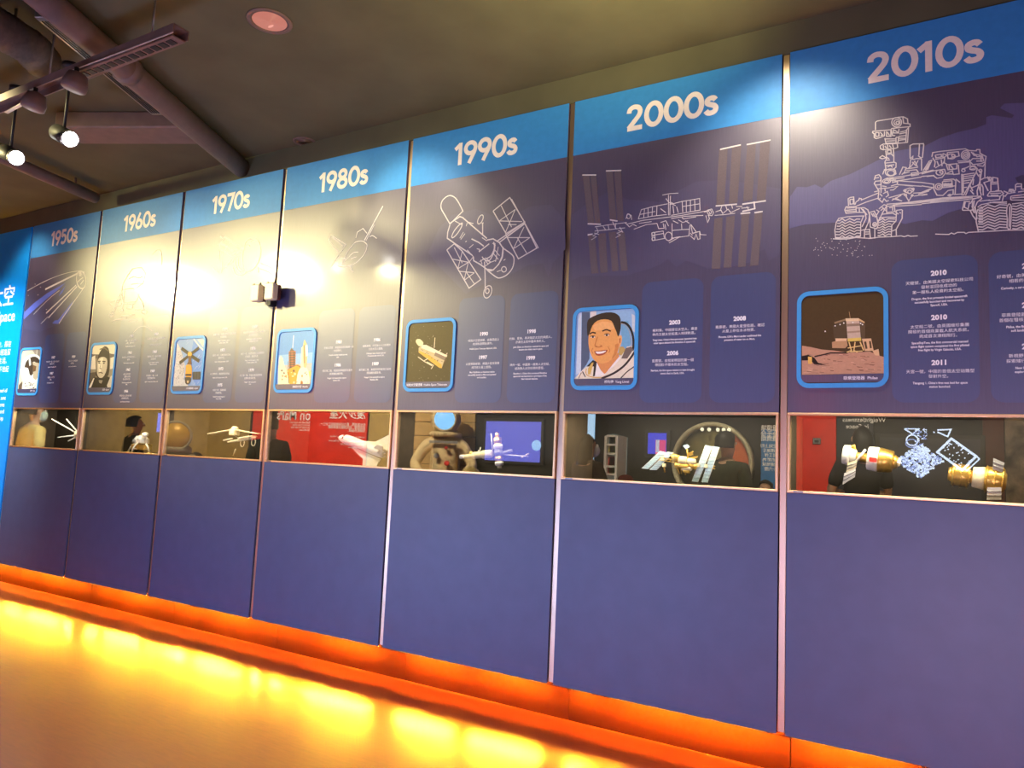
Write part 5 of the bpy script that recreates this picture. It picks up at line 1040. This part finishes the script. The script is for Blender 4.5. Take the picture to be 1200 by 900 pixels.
sl([(848, 182), (968, 268), (900, 335), (780, 248)], .022, M_cg, True); sl([(985, 280), (920, 340)], .012, M_cg); sl([(968, 268), (985, 280)], .012, M_cg); sl([(620, 135), (690, 135), (660, 160), (620, 135)], .014, M_cg); sl([(780, 140), (845, 138), (830, 172), (780, 150)], .014, M_cg)
sl(ell(658, 190, 28, 26, 0, 14), .012, M_cg, True); sl(ell(655, 205, 28, 20, 0, 14), .010, M_cgd, True)
for i in range(900):
    u_, v_ = random.uniform(-1, 1), random.uniform(-1, 1)
    if abs(u_) + abs(v_) > 1.05: continue
    x, y = 690 + 110 * u_, 290 + 78 * v_
    sl([(x, y), (x + random.uniform(4, 15), y + random.uniform(-6, 6))], random.uniform(.010, .024), random.choice((M_cg, M_cg, M_cgd)))
for i in range(46): x, y = 700 + random.gauss(0, 32), 170 + random.gauss(0, 28); y = max(138, y); sl([(x, y), (x + random.uniform(4, 12), y + random.uniform(-8, 8))], random.uniform(.006, .014), random.choice((M_cg, M_cgd)))
for i in range(34):
    a_, b_ = random.random(), random.random(); x = 848 + 118 * a_ - 66 * b_; y = 184 + 86 * a_ + 64 * b_; sl([(x, y), (x + 5, y + 3)], .012, M_cg)
mb.build('picture', None, xs)
# panels by the wide screen
panel_on_wall('wall_panel', 'plain red wall panel reflected at the left of the 2010s case', 'panel', wx(933), wx(979.5), .2, 2.7, M_redp)
th = thing('wall_thermostat', 'small grey wall control on the red wall panel', 'wall control', (wx(957), YO, wz(508)))
MB().box(wx(957) - .04, wx(957) + .04, YO + .032, YO + .05, wz(511), wz(505), M_steel, .006).build('casing', M_steel, th); MB().box(wx(957) - .022, wx(957) + .022, YO + .0502, YO + .052, wz(509.5), wz(507), M_black).build('display', M_black, th)
wp = panel_on_wall('slate_poster', 'dark slate poster with white lettering beside the red wall panel', 'poster', wx(980.5), wx(1023), .2, 2.7, M_navyp)
mb = MB(); x_ = wx(1033 - 0.5); add_text(mb, 'Weightlessness', .066, wx(1038), YF, wz(494, 1000), 'LEFT', .012, True); add_text(mb, 'in Space', .066, wx(991), YF, wz(502, 1000), 'RIGHT', .012, True)
mb.build('lettering', M_white, wp)
panel_on_wall('wall_panel', 'brownish red wall panel right of the wide screen', 'panel', wx(1152), wx(1177), .2, 2.7, mat('brown_red_panel', (.10, .02, .012, 1), .6, 0, .3, .1, 5))
panel_on_wall('wall_panel', 'mottled grey rock panel at the far right of the opposite wall', 'panel', wx(1178), wx(1230), .2, 2.7, mat('mottled_rock_panel', (.20, .16, .12, 1), .7, 0, .3, .9, 6))
bp_ = panel_on_wall('blue_poster', 'blue poster with white writing reflected at the right of the 2000s case', 'poster', wx(891.5), wx(925), wz(566), wz(497.5), M_bluep)
mb = MB()
for i, y in enumerate((503.5, 507.5, 512, 516)): add_text(mb, ('在失重環境', '體驗太空人', '的日常生活', '從這裡開始')[i], .062, wx(908), YF, wz(y, 895), 'CENTER', .01, True)
for i in range(6): add_text(mb, ('看看太空站上的', '人們怎樣進食', '睡覺和工作', '在細小的艙內', '每天環繞地球', '飛行十六圈')[i], .045, wx(908), YF, wz(524 + i * 5.4, 895), 'CENTER', .01, True)
mb.build('lettering', M_white, bp_)
# portal ring
cx, rO = (wx(789) + wx(884)) / 2, abs(wx(789) - wx(884)) / 2
zt = wz(491.5); cz = zt - rO
t = thing('round_portal', 'big round portal with pale rim and dark inside reflected in the 2000s case', 'portal', (cx, YO, cz))
MB().lathe([(rO * .90, .001), (rO, .001), (rO, .10), (rO * .97, .13), (rO * .90, .10)], (cx, YO, cz), (0, 1, 0), mat('pale_portal_rim', (.5, .46, .30, 1), .5), 48, True, True).build('rim', None, t)
MB().lathe([(.001, .004), (rO * .9, .003)], (cx, YO, cz), (0, 1, 0), mat('olive_portal_inside', (.20, .17, .06, 1), .6), 48).build('disc', None, t)
g = MB(); rr_ = [(cx + rO * .88 * math.cos(math.radians(q)), YO + .012, cz + rO * .88 * math.sin(math.radians(q))) for q in range(-22, 58, 5)]; g.poly(rr_ + [(cx + rO * .35, YO + .012, cz + rO * .1)]); g.build('orange_segment', mat('orange_portal_paint', (.55, .12, .03, 1), .6), t)
for px in (825.8, 834, 844, 851, 857): MB().ball((wx(px), YO + .16, wz(499.5)), .022, glow('portal_lamp', (1, .9, .6, 1), 3), 10).build('small_lamp', None, t)
# flag coloured panel and shelf
fp_ = screen('banner_screen', 'blue and magenta banner screen reflected in the 2000s case', wx(759.5), wx(781), wz(532, 770), wz(507.5, 770), glow('banner_blue', (.05, .06, .8, 1), 2.0))
a, b = wx(768.5), wx(780.5); MB().box(min(a, b), max(a, b), YO + .0545, YO + .057, wz(532, 770), wz(515.5, 770), glow('banner_magenta', (.8, .06, .25, 1), 2.0)).build('magenta_field', None, fp_)
a, b = wx(769), wx(773); MB().box(min(a, b), max(a, b), YO + .0575, YO + .058, wz(530, 770), wz(515.5, 770), glow('banner_pale', (.75, .75, .9, 1), 1.6)).build('pale_bar', None, fp_)
tag(MB().box(wx(687.5), wx(695), YO + .001, YO + .04, 1.2, wz(482, 690), glow('pale_blue_light', (.45, .72, 1, 1), 2.2), .004).build('blue_light_panel', None), 'pale blue glowing strip panel reflected at the left of the 2000s case', 'light panel')
a, b = wx(718), wx(733.5)
t = thing('lit_shelf', 'white shelf with coloured goods reflected in the 2000s case', 'shelf', ((a + b) / 2, YO, 0)); z0, z1 = wz(556, 725), wz(512, 725)
g = MB(); g.box(a, a + .03, YO + .001, YO + .3, 0, z1, M_whitep); g.box(b - .03, b, YO + .001, YO + .3, 0, z1, M_whitep)
g.build('side', M_whitep, t); MB().box(a, b, YO + .001, YO + .02, 0, z1, glow('shelf_back_light', (.8, .9, .85, 1), .5)).build('back', None, t)
zz = [wz(556, 725), wz(547, 725), wz(532.5, 725), wz(522, 725), z1]
for z in zz: MB().box(a + .03, b - .03, YO + .02, YO + .3, z - .012, z + .012, M_whitep).build('shelf_board', M_whitep, t)
for r, (z, cols) in enumerate(((zz[0], ((.6, .05, .05, 1), (.1, .3, .1, 1))), (zz[1], ((.7, .05, .05, 1), (.6, .1, .1, 1))), (zz[2], ((.6, .5, .1, 1), (.2, .45, .15, 1))), (zz[3], ((.15, .25, .3, 1), (.25, .3, .1, 1))))):
    n = 6
    for i in range(n):
        x = a + .05 + (b - a - .1) * (i + .5) / n; hh = .09 + .03 * random.random(); cc = cols[i % 2]
        o_ = MB().box(x - .028, x + .028, YO + .12, YO + .24, z + .0125, z + .0125 + hh, None, .006).build('packaged_box', mat('goods_%d_%d' % (r, i % 2), cc, .5, emit=cc, es=.0))
        tag(o_, 'small coloured box on shelf %s of the lit white shelf' % ('one', 'two', 'three', 'four')[r], 'box', 'goods on shelf %s' % ('one', 'two', 'three', 'four')[r])
# ------------------------------------------------------------------ figures
def skin(name, verts, edges, radii, m, parent=None, sub=2, root=0):
    me = bpy.data.meshes.new(name); me.from_pydata([tuple(v) for v in verts], edges, []); o = bpy.data.objects.new(name, me); COL.objects.link(o)
    md = o.modifiers.new('skin', 'SKIN'); md.use_smooth_shade = True; md.branch_smoothing = .3
    for i, r in enumerate(radii):
        sv = me.skin_vertices[0].data[i]; sv.radius = r if isinstance(r, tuple) else (r, r); sv.use_root = (i == root)
    s_ = o.modifiers.new('sub', 'SUBSURF'); s_.levels = sub; s_.render_levels = sub
    dg = bpy.context.evaluated_depsgraph_get(); nm = bpy.data.meshes.new_from_object(o.evaluated_get(dg)); nm.materials.clear(); nm.materials.append(m)
    for p in nm.polygons: p.use_smooth = True
    bpy.data.objects.remove(o); bpy.data.meshes.remove(me)
    o = bpy.data.objects.new(name, nm); COL.objects.link(o)
    if parent is not None: o.parent = parent
    return o
class Sk:
    def __init__(s): s.v = []; s.e = []; s.r = []
    def a(s, p, r, fr=None):
        s.v.append(Vector(p)); s.r.append(r)
        if fr is not None: s.e.append((fr, len(s.v) - 1))
        return len(s.v) - 1
M_skin = mat('skin_tone', (.55, .33, .20, 1), .5, 0, .4, .05, 30)
M_hair = mat('black_hair', (.012, .010, .009, 1), .5, 0, .4, .2, 60, (30, 30, 3))
M_denim = mat('dark_trousers_cloth', (.03, .035, .05, 1), .8, 0, .2, .15, 40)
M_shoe = mat('dark_shoes', (.03, .028, .025, 1), .5, 0, .4, .1, 30)
def person(label, loc, rz, H, shirt, arms='down', hair='short', mask=None, cap=None, hand_bag=False):
    """standing figure facing +Y before it is turned by rz"""
    root = thing('person', label, 'person', loc); root.rotation_euler = (0, 0, rz)
    k = H / 1.72
    def P(x, y, z): return Vector((x * k, y * k, z * k))
    b = Sk()
    pel = b.a(P(0, 0, .92), (.145 * k, .105 * k)); wst = b.a(P(0, .005, 1.06), (.128 * k, .095 * k), pel); chs = b.a(P(0, 0, 1.26), (.150 * k, .105 * k), wst); up_ = b.a(P(0, -.01, 1.40), (.110 * k, .075 * k), chs)
    nk = b.a(P(0, 0, 1.475), .050 * k, up_); jw = b.a(P(0, .018, 1.535), (.062 * k, .070 * k), nk); hd = b.a(P(0, .005, 1.615), (.076 * k, .092 * k), jw); cr = b.a(P(0, -.006, 1.685), (.054 * k, .064 * k), hd)
    arm = {}
    for s_ in (1, -1):
        sh_ = b.a(P(.175 * s_, -.01, 1.395), .058 * k, up_)
        if arms == 'phone': el, wr = P(.235 * s_, .06, 1.14), P(.09 * s_, .30, 1.30)
        elif arms == 'fold': el, wr = P(.25 * s_, .05, 1.13), P(.03 * s_, .22, 1.12)
        else: el, wr = P(.235 * s_, -.02, 1.12), P(.245 * s_, .05, .87)
        e_ = b.a(el, .042 * k, sh_); f_ = b.a(el.lerp(wr, .35), .041 * k, e_); w_ = b.a(wr, .027 * k, f_)
        arm[s_] = (P(.175 * s_, -.01, 1.395), el)
        dr_ = (wr - el).normalized(); sd = dr_.cross(Vector((0, 0, 1)) if abs(dr_.z) < .8 else Vector((0, 1, 0))).normalized(); nr = sd.cross(dr_)
        pm = b.a(wr + dr_ * .045 * k, (.033 * k, .018 * k), w_); kn = b.a(wr + dr_ * .085 * k, (.036 * k, .015 * k), pm)
        for j, (off, ln_) in enumerate(((-.028, .062), (-.010, .074), (.009, .070), (.026, .054))):
            q0 = wr + dr_ * .098 * k + sd * off * k; q1 = q0 + (dr_ * .55 - nr * .12) * ln_ * k; q2 = q1 + (dr_ * .38 - nr * .32) * ln_ * k
            a0 = b.a(q0, .0095 * k, kn); a1 = b.a(q1, .0088 * k, a0); b.a(q2, .0075 * k, a1)
        t0 = b.a(wr + dr_ * .05 * k - sd * .042 * k, .0105 * k, pm); b.a(wr + dr_ * .088 * k - sd * .056 * k - nr * .012 * k, .0088 * k, t0)
    for s_ in (1, -1):
        hp = b.a(P(.088 * s_, 0, .86), .088 * k, pel); knn = b.a(P(.098 * s_, .012, .48), .056 * k, hp); cf = b.a(P(.100 * s_, -.012, .33), .054 * k, knn); an = b.a(P(.102 * s_, -.02, .085), .036 * k, cf); hl = b.a(P(.104 * s_, .02, .045), .036 * k, an); b.a(P(.110 * s_, .14, .030), (.040 * k, .026 * k), hl)
    body = skin('body', b.v, b.e, b.r, M_skin, root)
    # clothes
    c = Sk(); p0 = c.a(P(0, 0, .93), (.165 * k, .125 * k)); p1 = c.a(P(0, .005, 1.08), (.150 * k, .115 * k), p0); p2 = c.a(P(0, 0, 1.27), (.170 * k, .122 * k), p1); p3 = c.a(P(0, -.01, 1.395), (.130 * k, .088 * k), p2); c.a(P(0, -.005, 1.452), .066 * k, p3)
    for s_ in (1, -1):
        a0, a1 = arm[s_]; q = c.a(a0, .072 * k, p3); c.a(a0.lerp(a1, .85), .062 * k, q)
    skin('shirt', c.v, c.e, c.r, shirt, root)
    c = Sk(); p0 = c.a(P(0, 0, .96), (.150 * k, .112 * k)); p1 = c.a(P(0, 0, .90), (.158 * k, .118 * k), p0)
    for s_ in (1, -1):
        q = c.a(P(.088 * s_, 0, .84), .098 * k, p1); q = c.a(P(.098 * s_, .010, .48), .070 * k, q); q = c.a(P(.101 * s_, -.012, .30), .068 * k, q); c.a(P(.102 * s_, -.018, .10), .058 * k, q)
    skin('trousers', c.v, c.e, c.r, M_denim, root)
    for s_ in (1, -1):
        c = Sk(); q = c.a(P(.102 * s_, -.045, .045), (.044 * k, .044 * k)); q = c.a(P(.106 * s_, .04, .045), (.048 * k, .042 * k), q); c.a(P(.112 * s_, .16, .034), (.046 * k, .030 * k), q); skin('shoe', c.v, c.e, c.r, M_shoe, root)
    # face
    def part(mb, nm_, mm, par=root):
        me = mb.build(nm_, mm); me.parent = par; return me
    for s_ in (1, -1):
        part(MB().ball(P(.030 * s_, .092, 1.612), .0125 * k, mat('eye_white', (.8, .8, .78, 1), .3), 12), 'eye', None)
        part(MB().ball(P(.080 * s_, -.002, 1.600), .026 * k, M_skin, 12, .45, (0, 0, 1)), 'ear', M_skin)
    part(MB().lathe([(.002, 0), (.011 * k, .010 * k), (.017 * k, .042 * k), (.010 * k, .050 * k)], P(0, .094, 1.622), (0, .35, -1), M_skin, 12), 'nose', M_skin)
    part(MB().ball(P(0, .090, 1.545), .022 * k, mat('lip_tone', (.45, .16, .12, 1), .5), 12, .4, (1, 0, 0)), 'mouth', None)
    hm = MB(); rings = []
    top_ = 1.722; low = 1.40 if hair == 'long' else 1.565
    for i in range(9):
        t_ = i / 8; z = top_ - (top_ - low) * t_ ** 1.2
        rr = .098 * math.sin(min(1, t_ * 1.9 + .08) * PI / 2); cyy = -.012 - .028 * max(0, t_ - .35)
        ring = []
        for j in range(18):
            a_ = 2 * PI * j / 18; y_ = math.sin(a_) * rr * 1.12
            if t_ > .30 and y_ > .01: y_ = .01 + (y_ - .01) * max(0.0, .5 - t_) * .8
            ring.append(P(math.cos(a_) * rr * .92, cyy + y_, z))
        rings.append(ring)
    hm._rings(rings, M_hair, True); part(hm, 'hair', M_hair)
    if mask: part(MB().lathe([(.066 * k, -.02 * k), (.070 * k, .03 * k), (.052 * k, .058 * k), (.02 * k, .070 * k)], P(0, .055, 1.555), (0, 1, -.08), mask, 18), 'face_mask', mask)
    if cap: 
        part(MB().lathe([(.104 * k, 0), (.106 * k, .03 * k), (.085 * k, .075 * k), (.03 * k, .095 * k)], P(0, -.005, 1.655), (0, 0, 1), cap, 20), 'cap', cap); part(MB().lathe([(.09 * k, 0), (.088 * k, .010 * k)], P(0, .085, 1.655), (0, .12, 1), cap, 18), 'cap_peak', cap)
    if arms == 'phone':
        part(MB().obox(P(0, .39, 1.33), P(.075, 0, 0), P(0, .005, 0), P(0, .0, .038), M_black, .004), 'phone', M_black)
    return root
def shirtm(n, c): return mat(n, c, .8, 0, .2, .12, 30)
SH_Y = shirtm('yellow_tee_cloth', (.78, .60, .20, 1)); SH_D = shirtm('dark_jacket_cloth', (.03, .035, .025, 1)); SH_G = shirtm('dark_green_shirt_cloth', (.05, .06, .03, 1)); SH_T = shirtm('brown_top_cloth', (.10, .07, .05, 1))
MASK = shirtm('pale_green_mask', (.62, .82, .70, 1))
q = opp(39, 500, 1.0); person('person in a yellow T-shirt and pale mask reflected in the 1950s case', (q.x, -1.0, 0), PI + .08, 1.87, SH_Y, mask=MASK)
q = opp(159, 500, 2.5); person('person in a dark jacket reflected in the 1960s case', (q.x, -2.5, 0), PI + .2, 1.80, SH_D)
q = opp(232, 500, 3.4); person('child in a dark top reflected low in the 1970s case', (q.x, -3.4, 0), .6, 1.32, SH_D)
q = opp(318, 500, 2.6); person('person in dark green reflected before the red poster', (q.x, -2.6, 0), PI - .5, 1.82, SH_G)
q = opp(690, 512, 3.3); person('person with long dark hair reflected at the left of the 2000s case', (q.x, -3.3, 0), PI + .5, 1.72, SH_T, arms='fold', hair='long', mask=shirtm('white_mask', (.5, .5, .5, 1)))
q = opp(733, 556, 3.3); person('child with a red cap reflected low in the 2000s case', (q.x, -3.3, 0), .2, 1.30, SH_D, cap=shirtm('dark_red_cap', (.16, .02, .012, 1)))
q = opp(852, 512, 3.2); person('tall person in dark green before the round portal', (q.x, -3.2, 0), PI + .3, 1.78, SH_G)
q = opp(897, 552, 3.6); person('child with dark hair reflected before the blue poster', (q.x, -3.6, 0), .0, 1.34, SH_D)
q = opp(1010, 512, 4.1); person('person in black with long dark hair reflected in the 2010s case', (q.x, -4.1, 0), PI - .5, 1.90, shirtm('black_top_cloth', (.02, .02, .022, 1)), arms='fold', hair='long')
# pressure suit statue on the plank wall
def suit(label, loc, H, visor_m, visor_r, rz=0, cloth=(.68, .52, .27, 1), disc=False):
    root = thing('astronaut_statue', label, 'statue', loc); root.rotation_euler = (0, 0, rz); k = H / 1.9
    ms = mat('statue_suit_cloth_%d' % int(H * 100), cloth, .7, 0, .3, .12, 15)
    def P(x, y, z): return Vector((x * k, y * k, z * k))
    b = Sk(); p = b.a(P(0, 0, .95), (.19 * k, .15 * k)); w_ = b.a(P(0, 0, 1.12), (.20 * k, .165 * k), p); ch = b.a(P(0, 0, 1.34), (.21 * k, .17 * k), w_); nk = b.a(P(0, 0, 1.48), (.13 * k, .12 * k), ch)
    for s_ in (1, -1):
        a_ = b.a(P(.22 * s_, 0, 1.44), .085 * k, nk); e_ = b.a(P(.36 * s_, .02, 1.20), .072 * k, a_); g_ = b.a(P(.26 * s_, .24, 1.06), .060 * k, e_); b.a(P(.15 * s_, .30, 1.07), (.07 * k, .05 * k), g_)
        h_ = b.a(P(.12 * s_, 0, .85), .125 * k, p); n_ = b.a(P(.135 * s_, .02, .48), .10 * k, h_); f_ = b.a(P(.14 * s_, 0, .14), .09 * k, n_); b.a(P(.15 * s_, .12, .06), (.085 * k, .06 * k), f_)
    skin('suit', b.v, b.e, b.r, ms, root)
    def part(mb, nm_, mm): o_ = mb.build(nm_, mm); o_.parent = root; return o_
    hc = P(0, .02, 1.74)
    part(MB().ball(hc, .185 * k, ms, 24), 'helmet', ms); part(MB().lathe([(.17 * k, -.02), (.20 * k, 0), (.20 * k, .03), (.17 * k, .05)], P(0, .0, 1.55), (0, 0, 1), ms, 24), 'neck_ring', ms)
    part(MB().lathe([(.001, .205 * k), (.07 * k, .19 * k), (visor_r * .75 * k, .172 * k), (visor_r * k, .135 * k), (visor_r * k, .06 * k)], hc, (0, 1, .02), visor_m, 26), 'visor', visor_m)
    part(MB().lathe([(visor_r * k, .055 * k), (visor_r * 1.16 * k, .055 * k), (visor_r * 1.16 * k, .145 * k), (visor_r * 1.02 * k, .145 * k)], hc, (0, 1, .02), ms, 26, True, True), 'visor_rim', ms)
    for x, z, r in ((-.07, 1.30, .030), (.06, 1.22, .032), (-.05, 1.10, .034), (.04, 1.40, .02)): part(MB().lathe([(r * k, .0), (r * k, .03 * k), (r * .6 * k, .036 * k)], P(x, .165, z), (0, 1, 0), M_grey if x < 0 else M_red, 16), 'chest_fitting', None)
    part(MB().tube([P(-.30, .29, 1.07), P(.30, .29, 1.07)], .022 * k, ms, 12), 'hand_bar', ms)
    part(MB().box(-.17 * k, .17 * k, .15 * k, .185 * k, 1.455 * k, 1.485 * k, M_grey, .004), 'chest_strap', M_grey)
    part(MB().box(-.17 * k, .17 * k, -.34 * k, -.14 * k, 1.05 * k, 1.62 * k, ms, .03), 'backpack', ms)
    if disc: part(MB().lathe([(.11 * k, 0), (.115 * k, .012), (.09 * k, .03)], P(.36, .26, 1.08), (.3, 1, 0), mat('gold_disc', (.75, .55, .18, 1), .4, .6), 24), 'round_disc', None)
    return root
q = opp(523, 492.5, D0 - .45)
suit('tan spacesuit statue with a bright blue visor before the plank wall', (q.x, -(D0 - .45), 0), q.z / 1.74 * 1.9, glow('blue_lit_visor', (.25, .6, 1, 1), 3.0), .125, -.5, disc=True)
q = opp(207, 511, 1.6)
suit('pale spacesuit statue with a round gold visor reflected in the 1970s case', (q.x, -1.6, 0), q.z / 1.74 * 1.9, mat('gold_visor', (.75, .38, .02, 1), .22, .3, 1.0), .172, -.85, (.35, .28, .16, 1))
# ------------------------------------------------------------------ light
def spot(loc, target, e, angle, blend=.6, r=.05, col=(1, .86, .55)):
    l = bpy.data.lights.new('spot_lamp', 'SPOT'); l.energy = e; l.spot_size = math.radians(angle); l.spot_blend = blend; l.shadow_soft_size = r; l.color = col
    o = bpy.data.objects.new('spot_lamp', l); COL.objects.link(o); o.location = loc
    o.rotation_euler = (Vector(target) - Vector(loc)).to_track_quat('-Z', 'Y').to_euler(); return o
def area(loc, target, e, sx, sy, col=(1, .9, .75)):
    l = bpy.data.lights.new('added_fill', 'AREA'); l.shape = 'RECTANGLE'; l.size = sx; l.size_y = sy; l.energy = e; l.color = col
    o = bpy.data.objects.new('added_fill', l); COL.objects.link(o); o.location = loc
    o.rotation_euler = (Vector(target) - Vector(loc)).to_track_quat('-Z', 'Y').to_euler(); return o
def mirror_lamp(px, py, d):   # where a lamp at depth d has to hang for its glare to sit there on the boards
    return opp(px, py, d)
DL = 2.45
for (px, py, e, r) in GLARE:
    q = mirror_lamp(px, py, DL); tgt = at(px, py + 25); spot(q, tgt, e, 42, 1.0, r, (1, .86, .42))
# added lamps without fixtures along the ceiling, washing the wall
for x, e in WASHL: spot((x, -.66, CEIL - .02), (x, -.05, FZ + 2.62), e, 82, .75, .10, (1, .88, .70))
# added lamps that light the opposite wall for its reflections
for x, e in OPPL: spot((x, -2.0, CEIL - .25), (x, YO, 1.5), e, 74, 1.0, .10, (1, .86, .62))
# added cool areas behind the camera that tint the lower boards blue
area((5.45, -3.4, .50), (5.0, 0, .6), COOL * .5, .8, .6, (.42, .50, 1))
area((3.15, -3.4, .50), (3.6, 0, .6), COOL * .6, .8, .6, (.38, .50, 1))
spot((.2, -1.6, CEIL - .3), (-.6, 0, 1.6), INTRO, 70, 1.0, .1, (.75, .88, 1))  # added spot that brightens the blue introduction panel
# added uplight, out of view, brightens the ceiling right of the middle
spot((7.6, -1.5, 2.9), (6.9, -1.1, CEIL), UPL, 95, 1.0, .1, (1, .88, .45))
wd = bpy.data.worlds.new('world'); SC.world = wd; wd.use_nodes = True
wd.node_tree.nodes['Background'].inputs['Color'].default_value = (.5, .45, .35, 1); wd.node_tree.nodes['Background'].inputs['Strength'].default_value = .06
SC.view_settings.view_transform = 'Standard'; SC.view_settings.look = 'None'; SC.view_settings.gamma = 1; SC.view_settings.use_curve_mapping = False
SC.view_settings.exposure = 0.0
spot((.4, -.45, CEIL - .1), (-1.5, -1.0, 1.4), 700, 40, .8, .08, (1, .9, .6))  # added spot on the figure in yellow, so its reflection shows
spot((1.7, -.4, CEIL - .1), (.5, -1.6, 1.55), 500, 36, .8, .08, (1, .85, .55))  # added spot that lights the gold visor statue
area((8.3, -3.3, .55), (7.6, 0, .7), COOL * .5, 1.6, .6, (.85, .62, .95))  # added violet area that lifts the lower boards at the right
